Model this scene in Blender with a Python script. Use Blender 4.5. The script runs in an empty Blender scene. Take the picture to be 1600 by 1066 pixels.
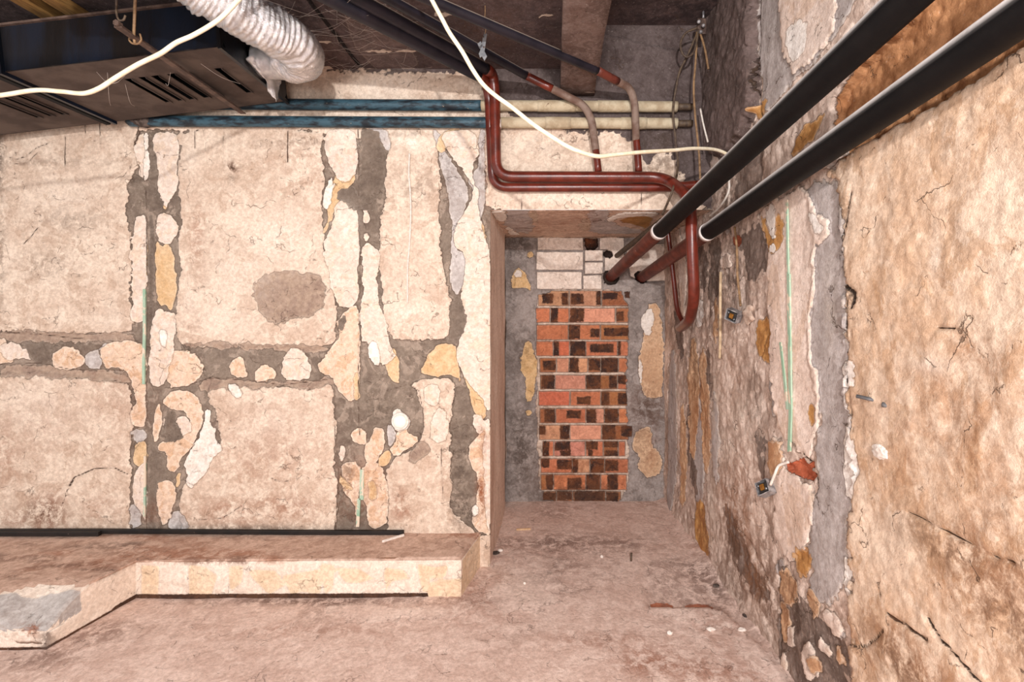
import bpy, bmesh, math, random
import numpy as np
from mathutils import Vector

random.seed(7)
rng = np.random.default_rng(11)
S = bpy.context.scene
COL = S.collection

# ---------------------------------------------------------------- camera, world, light, exposure
F, CX, CY, CZ = 755.0, 865.0, 495.0, 1.5
cd = bpy.data.cameras.new('camera'); cam = bpy.data.objects.new('camera', cd); COL.objects.link(cam)
cam.location = (0, 0, CZ); cam.rotation_euler = (math.pi / 2, 0, 0)
cd.sensor_width = 36; cd.lens = F / 1600 * 36; cd.clip_start = 0.02
cd.shift_x = (800 - CX) / 1600; cd.shift_y = -(533 - CY) / 1600
S.camera = cam
S.view_settings.view_transform = 'Standard'; S.view_settings.look = 'None'
S.view_settings.gamma = 1.0; S.view_settings.use_curve_mapping = False
S.view_settings.exposure = 0.64
w = bpy.data.worlds.new('world'); S.world = w; w.use_nodes = True
w.node_tree.nodes['Background'].inputs[0].default_value = (1.0, 0.96, 0.95, 1)
w.node_tree.nodes['Background'].inputs[1].default_value = 0.72

def lamp(name, loc, power, radius, color=(1, .975, .965)):
    d = bpy.data.lights.new(name, 'POINT'); d.energy = power; d.shadow_soft_size = radius; d.color = color
    o = bpy.data.objects.new(name, d); o.location = loc; COL.objects.link(o); return o
lamp('flash_lamp', (0.20, -1.7, 2.58), 340, 0.05)
lamp('fill_light', (-0.55, -1.3, 1.55), 130, 0.45)  # added soft fill behind the camera, brightens the right wall

# ---------------------------------------------------------------- projection helpers (real planes in metres)
YF, YB, XJ, ZS, ZC, ZC2 = 2.9, 3.94, -0.38, 2.14, 2.98, 3.25
WX0, WXS = 0.90, 0.05                       # right wall: x = WX0 + WXS*(YB - y)
def P(px, py, Y): return Vector(((px - CX) / F * Y, Y, CZ - (py - CY) / F * Y))
def uv_front(px, py): q = P(px, py, YF); return (q.x, q.z)
def uv_back(px, py): q = P(px, py, YB); return (q.x, q.z)
def uv_right(px, py):
    Y = (WX0 + WXS * YB) / ((px - CX) / F + WXS); return (Y, P(px, py, Y).z)
def uv_floor(px, py, z=0.0):
    Y = (CZ - z) * F / (py - CY); return (P(px, py, Y).x, Y)
def uv_soffit(px, py):
    Y = (ZS - CZ) * F / (CY - py); return (P(px, py, Y).x, Y)
def uv_ceil(px, py):
    Y = (ZC - CZ) * F / (CY - py); return (P(px, py, Y).x, Y)
def wall_x(Y): return WX0 + WXS * (YB - Y)

# ---------------------------------------------------------------- numpy noise and polygon distance
def _hash(ix, iy, seed):
    h = (ix.astype(np.int64) * 374761393 + iy.astype(np.int64) * 668265263 + seed * 974711) & 0xffffffff
    h = ((h ^ (h >> 13)) * 1274126177) & 0xffffffff
    return ((h ^ (h >> 16)) & 0xffff) / 65535.0
def vnoise(x, y, seed=0):
    ix, iy = np.floor(x), np.floor(y); fx, fy = x - ix, y - iy
    fx = fx * fx * (3 - 2 * fx); fy = fy * fy * (3 - 2 * fy)
    a, b = _hash(ix, iy, seed), _hash(ix + 1, iy, seed)
    c, d = _hash(ix, iy + 1, seed), _hash(ix + 1, iy + 1, seed)
    return (a * (1 - fx) + b * fx) * (1 - fy) + (c * (1 - fx) + d * fx) * fy
def fbm(x, y, scale, octv=5, seed=0, gain=.5):
    s = np.zeros_like(x); a = 1.0; t = 0
    for k in range(octv):
        s += a * (vnoise(x * scale + 17.3 * k, y * scale - 9.1 * k, seed + k) - .5); t += a; a *= gain; scale *= 2.03
    return s / t * 2
FAR = -0.06
def poly_sdf(U, V, pts, out):
    p = np.array(pts, float); m = -FAR
    sel = (U > p[:, 0].min() - m) & (U < p[:, 0].max() + m) & (V > p[:, 1].min() - m) & (V < p[:, 1].max() + m)
    if not sel.any(): return
    x, y = U[sel], V[sel]; d2 = np.full(x.shape, 1e9); ins = np.zeros(x.shape, bool)
    for i in range(len(p)):
        ax, ay = p[i]; bx, by = p[(i + 1) % len(p)]
        ex, ey = bx - ax, by - ay; L = ex * ex + ey * ey + 1e-12
        t = np.clip(((x - ax) * ex + (y - ay) * ey) / L, 0, 1)
        d2 = np.minimum(d2, (x - ax - t * ex) ** 2 + (y - ay - t * ey) ** 2)
        c = ((ay > y) != (by > y)) & (x < ex * (y - ay) / (ey if abs(ey) > 1e-12 else 1e-12) + ax); ins ^= c
    d = np.sqrt(d2); d = np.where(ins, d, -d)
    out[sel] = np.maximum(out[sel], np.maximum(d, FAR))
def line_sdf(U, V, pts, wd, out):
    p = np.array(pts, float); m = -FAR
    sel = (U > p[:, 0].min() - m) & (U < p[:, 0].max() + m) & (V > p[:, 1].min() - m) & (V < p[:, 1].max() + m)
    if not sel.any(): return
    x, y = U[sel], V[sel]; d2 = np.full(x.shape, 1e9)
    for i in range(len(p) - 1):
        ax, ay = p[i]; bx, by = p[i + 1]
        ex, ey = bx - ax, by - ay; L = ex * ex + ey * ey + 1e-12
        t = np.clip(((x - ax) * ex + (y - ay) * ey) / L, 0, 1)
        d2 = np.minimum(d2, (x - ax - t * ex) ** 2 + (y - ay - t * ey) ** 2)
    out[sel] = np.maximum(out[sel], np.maximum(wd - np.sqrt(d2), FAR))
def blobs(U, V, lst, uvf):
    s = np.zeros_like(U)
    for (px, py, rx, ry, a) in lst:
        c = uvf(px, py); e = uvf(px + rx, py); g = uvf(px, py + ry)
        ru = math.hypot(e[0] - c[0], e[1] - c[1]) + 1e-4; rv = math.hypot(g[0] - c[0], g[1] - c[1]) + 1e-4
        s = np.maximum(s, a * np.exp(-(((U - c[0]) / ru) ** 2 + ((V - c[1]) / rv) ** 2)))
    return s
def sm(x, a, b):
    t = np.clip((x - a) / (b - a), 0, 1); return t * t * (3 - 2 * t)

# ---------------------------------------------------------------- mesh helpers
def grid_mesh(name, us, vs, fn, attrs, mat, keep=None, flip=False, colors=None):
    """fn(U,V)->(X,Y,Z) arrays of shape (nu,nv); attrs: dict name->array"""
    U, V = np.meshgrid(us, vs, indexing='ij'); X, Y, Z = fn(U, V)
    nu, nv = U.shape
    co = np.stack([X, Y, Z], -1).reshape(-1, 3).astype(np.float32)
    idx = np.arange(nu * nv).reshape(nu, nv)
    q = np.stack([idx[:-1, :-1], idx[1:, :-1], idx[1:, 1:], idx[:-1, 1:]], -1)
    if flip: q = q[..., ::-1]
    if keep is not None:
        cu = (us[:-1] + us[1:]) / 2; cv = (vs[:-1] + vs[1:]) / 2
        CU, CV = np.meshgrid(cu, cv, indexing='ij'); q = q[keep(CU, CV)]
    q = q.reshape(-1, 4)
    me = bpy.data.meshes.new(name); me.vertices.add(len(co)); me.vertices.foreach_set('co', co.ravel())
    me.loops.add(q.size); me.loops.foreach_set('vertex_index', q.ravel().astype(np.int32))
    me.polygons.add(len(q)); me.polygons.foreach_set('loop_start', np.arange(0, q.size, 4, dtype=np.int32))
    me.polygons.foreach_set('use_smooth', np.ones(len(q), bool))
    me.update(calc_edges=True)
    for k, a in attrs.items():
        at = me.attributes.new(k, 'FLOAT', 'POINT'); at.data.foreach_set('value', a.reshape(-1).astype(np.float32))
    for k, a in (colors or {}).items():
        at = me.color_attributes.new(k, 'FLOAT_COLOR', 'POINT')
        c4 = np.concatenate([a.reshape(-1, 3), np.ones((nu * nv, 1))], 1).astype(np.float32); at.data.foreach_set('color', c4.ravel())
    if keep is not None:
        bm = bmesh.new(); bm.from_mesh(me)
        bmesh.ops.delete(bm, geom=[v for v in bm.verts if not v.link_faces], context='VERTS'); bm.to_mesh(me); bm.free()
    me.materials.append(mat)
    o = bpy.data.objects.new(name, me); COL.objects.link(o); return o
def structure(o): o['kind'] = 'structure'; return o
def obj(name, bm, mat, parent=None, smooth=True):
    me = bpy.data.meshes.new(name); bmesh.ops.recalc_face_normals(bm, faces=bm.faces[:]); bm.to_mesh(me); bm.free()
    if smooth:
        for p in me.polygons: p.use_smooth = True
    if mat: me.materials.append(mat)
    o = bpy.data.objects.new(name, me); COL.objects.link(o)
    if parent: o.parent = parent
    return o
def tag(o, label, cat, group=None):
    o['label'] = label; o['category'] = cat
    if group: o['group'] = group
    return o
def thing(name, label, cat, group=None):
    o = bpy.data.objects.new(name, None); COL.objects.link(o); o.empty_display_size = .05
    return tag(o, label, cat, group)
def part(name, bm, mat, root, smooth=True):
    return obj(name, bm, mat, root, smooth)
def place_root(root, loc):
    """move the empty to the thing's base while its world-space parts stay where they are"""
    root.location = loc
    for ch in root.children:
        ch.location = Vector(ch.location) - Vector(loc)

def smooth_path(pts, fillet=.06, n=7):
    """polyline with rounded corners"""
    pts = [Vector(p) for p in pts]; out = [pts[0]]
    for i in range(1, len(pts) - 1):
        a, b, c = pts[i - 1], pts[i], pts[i + 1]
        d1, d2 = (a - b), (c - b); r = min(fillet, d1.length * .48, d2.length * .48)
        p, q = b + d1.normalized() * r, b + d2.normalized() * r
        for k in range(n + 1):
            t = k / n; out.append(p * (1 - t) ** 2 + b * 2 * t * (1 - t) + q * t * t)
    out.append(pts[-1]); return out
def catmull(pts, n=8):
    pts = [Vector(p) for p in pts]; P_ = [pts[0] * 2 - pts[1]] + pts + [pts[-1] * 2 - pts[-2]]; out = []
    for i in range(1, len(P_) - 2):
        a, b, c, d = P_[i - 1:i + 3]
        for k in range(n):
            t = k / n
            out.append(.5 * ((2 * b) + (c - a) * t + (2 * a - 5 * b + 4 * c - d) * t * t + (3 * b - a - 3 * c + d) * t ** 3))
    out.append(pts[-1]); return out
def tube_bm(path, r, seg=20, rf=None, cap=True, bm=None, jit=0.0):
    bm = bm or bmesh.new(); n = len(path); rings = []
    t0 = (path[1] - path[0]).normalized(); up = Vector((0, 0, 1)) if abs(t0.z) < .9 else Vector((1, 0, 0))
    nrm = (up - t0 * up.dot(t0)).normalized()
    for i in range(n):
        t = ((path[min(i + 1, n - 1)]) - (path[max(i - 1, 0)])).normalized()
        nrm = (nrm - t * nrm.dot(t)).normalized(); bn = t.cross(nrm)
        rr = rf(i / (n - 1)) if rf else r
        ring = []
        for k in range(seg):
            a = 2 * math.pi * k / seg
            q = rr * (1 + (random.random() - .5) * jit)
            ring.append(bm.verts.new(path[i] + (nrm * math.cos(a) + bn * math.sin(a)) * q))
        rings.append(ring)
    for i in range(n - 1):
        for k in range(seg):
            bm.faces.new((rings[i][k], rings[i][(k + 1) % seg], rings[i + 1][(k + 1) % seg], rings[i + 1][k]))
    if cap: bm.faces.new(rings[0][::-1]); bm.faces.new(rings[-1])
    return bm
def densify(path, step=.03):
    out = []
    for a, b in zip(path[:-1], path[1:]):
        m = max(1, int((b - a).length / step))
        for k in range(m): out.append(a.lerp(b, k / m))
    out.append(path[-1]); return out
def box_bm(c, sx, sy, sz, bm=None, rot=None, bev=0.0):
    b2 = bmesh.new(); bmesh.ops.create_cube(b2, size=1)
    for v in b2.verts: v.co = Vector((v.co.x * sx, v.co.y * sy, v.co.z * sz))
    if bev: bmesh.ops.bevel(b2, geom=b2.edges[:], offset=bev, segments=2, affect='EDGES', profile=.5)
    for v in b2.verts:
        q = v.co.copy()
        if rot: q = rot @ q
        v.co = q + Vector(c)
    if bm is None: return b2
    me = bpy.data.meshes.new('t'); b2.to_mesh(me); b2.free(); bm.from_mesh(me); bpy.data.meshes.remove(me); return bm
def prism_bm(poly, axis, d):
    """poly: list of Vectors, extruded by vector d"""
    bm = bmesh.new(); a = [bm.verts.new(p) for p in poly]; b = [bm.verts.new(Vector(p) + Vector(d)) for p in poly]
    bm.faces.new(a[::-1]); bm.faces.new(b)
    for i in range(len(a)):
        j = (i + 1) % len(a); bm.faces.new((a[i], a[j], b[j], b[i]))
    return bm

# ---------------------------------------------------------------- materials
def lin(c):
    return tuple(((v / 255) / 12.92 if v / 255 <= .04045 else ((v / 255 + .055) / 1.055) ** 2.4) for v in c)
class NT:
    def __init__(s, name):
        s.m = bpy.data.materials.new(name); s.m.use_nodes = True; s.t = s.m.node_tree
        s.bsdf = s.t.nodes['Principled BSDF']; s.L = s.t.links
    def n(s, typ, **kw):
        nd = s.t.nodes.new(typ)
        for k, v in kw.items(): setattr(nd, k, v)
        return nd
    def put(s, sock, v):
        if isinstance(v, bpy.types.NodeSocket): s.L.new(v, sock)
        elif isinstance(v, (tuple, list)) and sock.type == 'RGBA': sock.default_value = tuple(v)[:3] + (1,)
        else: sock.default_value = v
    def math(s, op, a, b=None, c=None, clamp=False):
        nd = s.n('ShaderNodeMath', operation=op, use_clamp=clamp); s.put(nd.inputs[0], a)
        if b is not None: s.put(nd.inputs[1], b)
        if c is not None: s.put(nd.inputs[2], c)
        return nd.outputs[0]
    def mix(s, f, a, b, bt='MIX'):
        nd = s.n('ShaderNodeMix', data_type='RGBA', blend_type=bt); s.put(nd.inputs[0], f); s.put(nd.inputs[6], a); s.put(nd.inputs[7], b)
        return nd.outputs[2]
    def mixf(s, f, a, b):
        nd = s.n('ShaderNodeMix', data_type='FLOAT'); s.put(nd.inputs[0], f); s.put(nd.inputs[2], a); s.put(nd.inputs[3], b)
        return nd.outputs[0]
    def ramp(s, v, a, b, lo=0.0, hi=1.0):
        nd = s.n('ShaderNodeMapRange', interpolation_type='SMOOTHSTEP'); s.put(nd.inputs[0], v)
        nd.inputs[1].default_value = a; nd.inputs[2].default_value = b; nd.inputs[3].default_value = lo; nd.inputs[4].default_value = hi
        return nd.outputs[0]
    def coord(s, scale=(1, 1, 1), off=(0, 0, 0)):
        tc = s.n('ShaderNodeTexCoord'); mp = s.n('ShaderNodeMapping'); s.L.new(tc.outputs['Object'], mp.inputs[0])
        mp.inputs[3].default_value = scale; mp.inputs[1].default_value = off; return mp.outputs[0]
    def noise(s, vec, scale, detail=5, rough=.6, dist=0.0):
        nd = s.n('ShaderNodeTexNoise'); s.L.new(vec, nd.inputs['Vector']); nd.inputs['Scale'].default_value = scale
        nd.inputs['Detail'].default_value = detail; nd.inputs['Roughness'].default_value = rough; nd.inputs['Distortion'].default_value = dist
        return nd.outputs[0]
    def attr(s, name):
        nd = s.n('ShaderNodeAttribute'); nd.attribute_name = name; return nd
    def done(s, col, rough=.9, height=None, bump=1.0, metal=0.0, spec=.3):
        s.put(s.bsdf.inputs['Base Color'], col); s.put(s.bsdf.inputs['Roughness'], rough); s.put(s.bsdf.inputs['Metallic'], metal)
        s.bsdf.inputs['Specular IOR Level'].default_value = spec
        if height is not None:
            b = s.n('ShaderNodeBump'); b.inputs['Strength'].default_value = bump; b.inputs['Distance'].default_value = 1.0
            s.L.new(height, b.inputs['Height']); s.L.new(b.outputs[0], s.bsdf.inputs['Normal'])
        return s.m

def layered(name, base, layers, stretch=(1, 1, 1), crack=.6, speck=.5, grit=.0016, rust=(140, 78, 45), dirt=(70, 58, 50), off=(0, 0, 0), brick=False):
    """base: (colA,colB); layers: (attr,colA,colB,height_m,jag_m[,edge_light])"""
    t = NT(name); vc = t.coord(stretch, off); vu = t.coord((1, 1, 1), off)
    n1 = t.noise(vc, 3.2, 8, .62, .4); n2 = t.noise(vc, 17, 8, .65, .6); n3 = t.noise(vu, 90, 5, .7)
    jag = t.noise(vu, 38, 7, .68, .5); n4 = t.noise(t.coord(stretch, (5.2, 3.1, 1.7)), 8.5, 7, .66, 1.2)
    nA = t.noise(t.coord(stretch, (1.2, 7.1, 4.7)), 11, 7, .62, .8); nB = t.noise(t.coord(stretch, (8.2, 2.1, 9.7)), 7, 8, .65, .6)
    mixn = t.ramp(t.math('ADD', t.math('MULTIPLY', n1, .5), t.math('MULTIPLY', n2, .5)), .40, .60)
    mix2 = t.ramp(t.math('ADD', t.math('MULTIPLY', n4, .55), t.math('MULTIPLY', n2, .45)), .41, .61)
    col = t.mix(mixn, lin(base[0]), lin(base[1]))
    if len(base) > 2: col = t.mix(t.math('MULTIPLY', t.ramp(nB, .52, .56), .8), col, lin(base[2]))
    hgt = t.math('MULTIPLY', n2, .0045)
    for i, L in enumerate(layers):
        a, cA, cB, h, j = L[:5]; edge = L[5] if len(L) > 5 else .5; third = L[6] if len(L) > 6 else None
        v = t.attr(a).outputs['Fac']
        v = t.math('ADD', v, t.math('MULTIPLY', t.math('SUBTRACT', jag, .5), j))
        m = t.ramp(v, -.0012, .0016)
        if cA == 'brickcol':
            lc = t.attr('brickcol').outputs['Color']
            lc = t.mix(t.math('MULTIPLY', t.ramp(n2, .35, .7), .35), lc, lin((120, 60, 40)))
            lc = t.mix(t.math('MULTIPLY', t.ramp(n3, .55, .75), .3), lc, lin((225, 175, 150)))
        else:
            lc = t.mix(mix2 if i % 2 else mixn, lin(cA), lin(cB))
        if third: lc = t.mix(t.math('MULTIPLY', t.ramp(nA if i % 2 else nB, .53, .57), .5), lc, lin(third))
        if edge > 0:     # broken pale lip along the patch border
            rim = t.ramp(t.math('ABSOLUTE', t.math('SUBTRACT', v, .0045)), .0045, .001)
            lc = t.mix(t.math('MULTIPLY', rim, edge * .55), lc, lin((240, 228, 212)))
        # thin darker line just outside the border
        out = t.ramp(t.math('ABSOLUTE', t.math('ADD', v, .003)), .0035, .0005)
        col = t.mix(t.math('MULTIPLY', out, .45 if h > 0.001 else .15), col, lin((92, 76, 66)))
        col = t.mix(m, col, lc)
        hgt = t.mixf(m, hgt, t.math('ADD', h, t.math('MULTIPLY', n2, .003)))
    # soft stains
    for nm, c in (('pale', (246, 234, 220)), ('rust', rust), ('dirt', dirt)):
        f = t.math('MULTIPLY', t.attr(nm).outputs['Fac'], t.ramp(t.math('ADD', n2, t.math('MULTIPLY', t.math('SUBTRACT', n3, .5), .5)), .36, .60))
        col = t.mix(f, col, lin(c))
    fm_ = t.noise(vu, 52, 6, .74, .3)
    col = t.mix(1.0, col, t.mix(t.ramp(fm_, .34, .66), (.81, .775, .75), (1.09, 1.085, 1.08)), 'MULTIPLY')
    if speck:
        f = t.math('MULTIPLY', t.ramp(n3, .62, .72), speck); col = t.mix(f, col, lin((120, 98, 82)))
        f = t.math('MULTIPLY', t.ramp(n3, .40, .30), speck * .5); col = t.mix(f, col, lin((244, 232, 218)))
    if crack:
        dv = t.n('ShaderNodeVectorMath', operation='ADD'); t.L.new(vu, dv.inputs[0])
        nn = t.n('ShaderNodeTexNoise'); t.L.new(vu, nn.inputs['Vector']); nn.inputs['Scale'].default_value = 7; nn.inputs['Detail'].default_value = 6
        sc = t.n('ShaderNodeVectorMath', operation='SCALE'); t.L.new(nn.outputs['Color'], sc.inputs[0]); sc.inputs['Scale'].default_value = .35
        t.L.new(sc.outputs[0], dv.inputs[1])
        vo = t.n('ShaderNodeTexVoronoi', feature='DISTANCE_TO_EDGE'); t.L.new(dv.outputs[0], vo.inputs['Vector']); vo.inputs['Scale'].default_value = 3.4
        cm = t.math('MULTIPLY', t.ramp(vo.outputs['Distance'], .012, .002), t.ramp(n4, .50, .60))
        col = t.mix(t.math('MULTIPLY', cm, crack), col, lin((88, 68, 54)))
        hgt = t.math('SUBTRACT', hgt, t.math('MULTIPLY', cm, .003))
    hgt = t.math('ADD', hgt, t.math('MULTIPLY', n3, grit))
    return t.done(col, .88, hgt, 1.0, spec=.22)

def simple(name, a, b, scale=20, rough=.6, metal=0.0, bump=.001, spec=.4, stretch=(1, 1, 1), chips=None, dust_highlight=None):
    t = NT(name); v = t.coord(stretch); n = t.noise(v, scale, 6, .6); n2 = t.noise(v, scale * 6, 5, .65)
    col = t.mix(t.ramp(n, .38, .62), lin(a), lin(b))
    if chips: col = t.mix(t.ramp(t.noise(v, scale * 1.7, 7, .7, .8), chips[1], chips[1] + .03), col, lin(chips[0]))
    rg = rough
    if dust_highlight:      # pale highlight painted in with settled dust, stored on the mesh as an attribute
        d = t.math('MULTIPLY', t.attr('dust_highlight').outputs['Fac'], t.ramp(t.math('ADD', n, t.math('MULTIPLY', n2, .4)), .45, .75, .6, 1.0))
        col = t.mix(d, col, lin(dust_highlight)); rg = t.mixf(d, rough, .95)
    return t.done(col, rg, t.math('MULTIPLY', t.math('ADD', n2, n), bump), 1.0, metal, spec)
def add_dust_highlight(o, power=1.0, lo=.48, hi=.93, highlight_dir=Vector((-.38, 0, .93)).normalized()):  # pale band facing up and left paints the lit edge along with dust
    me = o.data; at = me.attributes.new('dust_highlight', 'FLOAT', 'POINT')
    for v in me.vertices:
        at.data[v.index].value = float(sm(np.array(v.normal.dot(highlight_dir)), lo, hi)) * power

M = {}
M['cable'] = simple('cable_cream', (236, 222, 190), (246, 236, 212), 30, .55)
M['wire_dark'] = simple('wire_dark', (70, 55, 45), (95, 78, 62), 40, .6)
M['wire_tan'] = simple('wire_tan', (150, 118, 84), (120, 92, 66), 40, .6)
M['conduit'] = simple('dirty_conduit', (206, 182, 150), (176, 150, 120), 30, .8)
M['wire_white'] = simple('wire_white', (232, 224, 214), (214, 202, 190), 40, .6)
M['red_pipe'] = simple('red_pipe_paint', (108, 40, 27), (82, 29, 19), 14, .30, 0, .0006, .5, chips=((214, 190, 172), .74), dust_highlight=(176, 150, 134))
M['rust_pipe'] = simple('old_rust_paint', (112, 54, 42), (84, 38, 30), 16, .5, 0, .0008, .4, chips=((196, 170, 156), .66), dust_highlight=(190, 160, 142))
M['grey_pipe'] = simple('dusty_pipe', (132, 112, 100), (104, 78, 66), 16, .7, dust_highlight=(190, 172, 158))
M['black_pipe'] = simple('black_pipe_sleeve', (10, 9, 11), (16, 14, 15), 9, .55, 0, .0008, .2, chips=((205, 200, 200), .74), dust_highlight=(244, 236, 232))
M['dark_pipe'] = simple('dark_blue_pipe', (20, 18, 27), (34, 30, 38), 10, .45, 0, .0006, .4, chips=((120, 104, 96), .72), dust_highlight=(226, 206, 186))
M['white_ring'] = simple('white_mastic', (238, 230, 226), (222, 210, 204), 30, .8)
M['blue_pipe'] = simple('blue_pipe_paint', (54, 84, 98), (22, 30, 38), 14, .45, 0, .0012, .4, chips=((150, 138, 118), .655), dust_highlight=(150, 158, 156), stretch=(1, 3, 3))
M['beige_pipe'] = simple('beige_wrapped_pipe', (196, 182, 156), (168, 150, 124), 12, .8, 0, .003, .2, chips=((110, 84, 64), .66), dust_highlight=(214, 200, 170))
M['duct'] = simple('black_duct_sheet', (5, 5, 7), (7, 20, 36), 4, .34, .15, .0015, .5, chips=((150, 146, 136), .725), dust_highlight=(95, 84, 78), stretch=(1.6, 1, .35))
M['duct_under'] = simple('sooty_duct_underside', (74, 63, 58), (94, 82, 75), 6, .8, 0, .0015, .2)
M['duct_in'] = simple('duct_inside', (10, 9, 9), (16, 14, 13), 8, .9)
M['foil'] = simple('crumpled_foil', (214, 212, 214), (238, 236, 236), 30, .23, .92, .005, .5)
M['steel'] = simple('galvanised_steel', (150, 150, 152), (122, 124, 128), 24, .42, .6, .0008)
M['old_steel'] = simple('old_steel', (104, 84, 74), (74, 58, 52), 24, .6, .3, .001, chips=((150, 128, 112), .66), dust_highlight=(150, 130, 115))
M['bar'] = simple('black_bar', (22, 19, 18), (36, 29, 26), 10, .6, .1, .001, chips=((130, 112, 100), .66))
M['wood'] = simple('old_yellow_wood', (142, 106, 58), (112, 80, 42), 10, .75, stretch=(8, 1, 8))
M['plug'] = simple('white_plastic', (246, 240, 230), (240, 232, 220), 10, .4)
M['box_metal'] = simple('socket_box_metal', (186, 182, 182), (116, 112, 114), 30, .4, .35, .001)
M['box_dark'] = simple('socket_inner', (46, 40, 38), (26, 24, 24), 30, .6)
M['brass'] = simple('socket_brass', (170, 116, 48), (130, 84, 34), 40, .45, .5)
M['green'] = simple('green_strip', (146, 178, 152), (176, 196, 174), 9, .8, chips=((222, 204, 182), .53), stretch=(1, 1, .5))
M['chip_white'] = simple('plaster_chip', (238, 230, 222), (222, 208, 196), 40, .9)
M['lump'] = simple('dirty_plaster_lump', (214, 190, 172), (188, 160, 142), 30, .95, 0, .004)
M['chip_red'] = simple('brick_chip', (206, 110, 78), (180, 86, 58), 40, .9)
M['cement'] = simple('cement_lump', (112, 98, 90), (70, 58, 52), 40, .95, 0, .008)
M['web'] = simple('cobweb_silk', (170, 156, 146), (190, 176, 166), 5, .8)
M['wood_chip'] = simple('wood_splinter', (220, 190, 156), (196, 160, 122), 40, .8)

# ================================================================ FRONT WALL
PANEL = [
 [(8,199),(217,190),(214,228),(220,253),(212,276),(198,288),(204,308),(195,330),(204,359),(207,403),(204,451),(209,499),(206,522),(120,520),(0,518),(-340,520),(-340,200)],
 [(281,199),(284,253),(281,285),(287,340),(281,371),(285,410),(281,448),(277,486),(276,540),(340,540),(420,542),(523,544),(527,500),(522,440),(510,400),(506,370),(504,310),(506,280),(502,240),(505,199)],
 [(605,199),(610,230),(606,260),(602,300),(598,340),(595,372),(594,420),(600,470),(600,500),(612,520),(616,531),(690,533),(703,520),(704,480),(700,440),(690,400),(687,350),(685,300),(685,200)],
 [(-340,585),(0,586),(60,583),(130,590),(180,596),(203,600),(209,640),(204,690),(206,740),(203,790),(206,860),(-340,860)],
 [(330,600),(380,600),(440,604),(500,602),(520,600),(523,640),(525,680),(520,720),(528,760),(523,860),(285,860),(283,790),(290,750),(305,735),(325,715),(330,690),(348,700),(345,680),(338,660),(335,640),(322,625)],
 [(640,600),(690,590),(712,595),(705,620),(703,700),(706,740),(702,780),(710,810),(740,825),(745,860),(605,860),(608,790),(603,750),(612,718),(640,708),(660,690),(662,650),(655,610)],
 [(-340,20),(1160,20),(1160,360),(762,360),(757,205),(-340,204)],
 [(735,838),(790,832),(790,930),(735,930)],
]
LGREY = [
 [(678,204),(685,230),(690,260),(700,290),(702,330),(708,360),(705,395),(704,430),(708,462),(720,460),(726,430),(728,400),(710,388),(708,370),(720,345),(735,300),(725,285),(710,260),(695,240),(690,215)],
 [(733,280),(745,265),(748,250),(752,205),(758,205),(756,330),(748,350),(740,330),(738,300)],
 [(206,670),(228,672),(225,692),(208,695)], [(203,790),(215,787),(222,810),(218,822),(205,825)],
 [(603,662),(615,668),(618,690),(606,700)], [(575,200),(604,202),(612,225),(606,240),(596,222)],
 [(268,800),(285,800),(300,830),(262,832)], [(205,540),(150,538),(160,575),(135,575),(133,550)],
]
CREAM = [
 [(216,215),(228,208),(228,285),(220,275),(219,255),(214,240)],
 [(245,208),(278,205),(280,235),(275,262),(280,285),(270,310),(262,318),(262,330),(250,310),(247,285),(248,250),(240,225)],
 [(222,335),(228,340),(228,500),(208,505),(210,470),(206,450),(206,400),(208,355),(212,343)],
 [(246,332),(262,333),(275,345),(281,357),(275,370),(262,383),(247,372)],
 [(240,490),(250,482),(262,490),(275,492),(274,520),(272,555),(260,590),(250,605),(237,600),(232,560),(235,530),(238,510)],
 [(0,545),(3,540),(15,534),(25,536),(35,545),(50,547),(50,565),(35,558),(20,563),(5,560)],
 [(212,735),(228,722),(229,820),(224,800),(212,790),(207,770)],
 [(272,660),(280,650),(292,650),(300,670),(290,680),(275,675)], [(255,655),(262,650),(268,660),(262,672),(255,668)],
 [(436,582),(440,565),(450,548),(458,543),(470,548),(480,560),(486,575),(482,590),(465,595),(445,592)],
 [(510,205),(545,203),(558,210),(559,270),(550,275),(545,285),(530,280),(520,265),(512,245),(507,225)],
 [(525,320),(540,312),(552,320),(560,330),(560,400),(558,440),(560,465),(555,478),(540,483),(528,475),(520,450),(516,420),(510,400),(508,385),(515,365),(522,345)],
 [(568,390),(575,380),(583,385),(593,392),(594,415),(588,430),(592,450),(590,480),(600,490),(605,505),(605,525),(610,545),(618,560),(600,570),(590,565),(585,545),(575,535),(566,530),(563,500),(566,470),(572,455),(566,430)],
 [(568,315),(573,312),(575,335),(578,345),(570,350),(567,335)], [(567,362),(575,360),(578,372),(570,376)],
 [(690,220),(700,207),(720,203),(738,206),(746,222),(746,245),(740,260),(735,275),(740,285),(742,300),(735,320),(725,335),(715,345),(708,370),(712,388),(727,395),(728,425),(722,450),(720,475),(725,500),(727,515),(718,535),(714,545),(718,570),(728,590),(740,610),(755,620),(760,640),(767,640),(767,400),(758,375),(750,340),(745,330),(748,300),(742,290)],
 [(740,645),(755,655),(758,670),(748,680),(742,665)],
 [(662,610),(672,600),(688,605),(685,625),(680,635),(668,630)], [(680,640),(690,636),(700,655),(702,670),(695,690),(680,690),(672,680)],
 [(530,705),(533,695),(540,698),(540,712),(533,725)], [(755,660),(767,650),(767,830),(760,830)],
]
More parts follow.
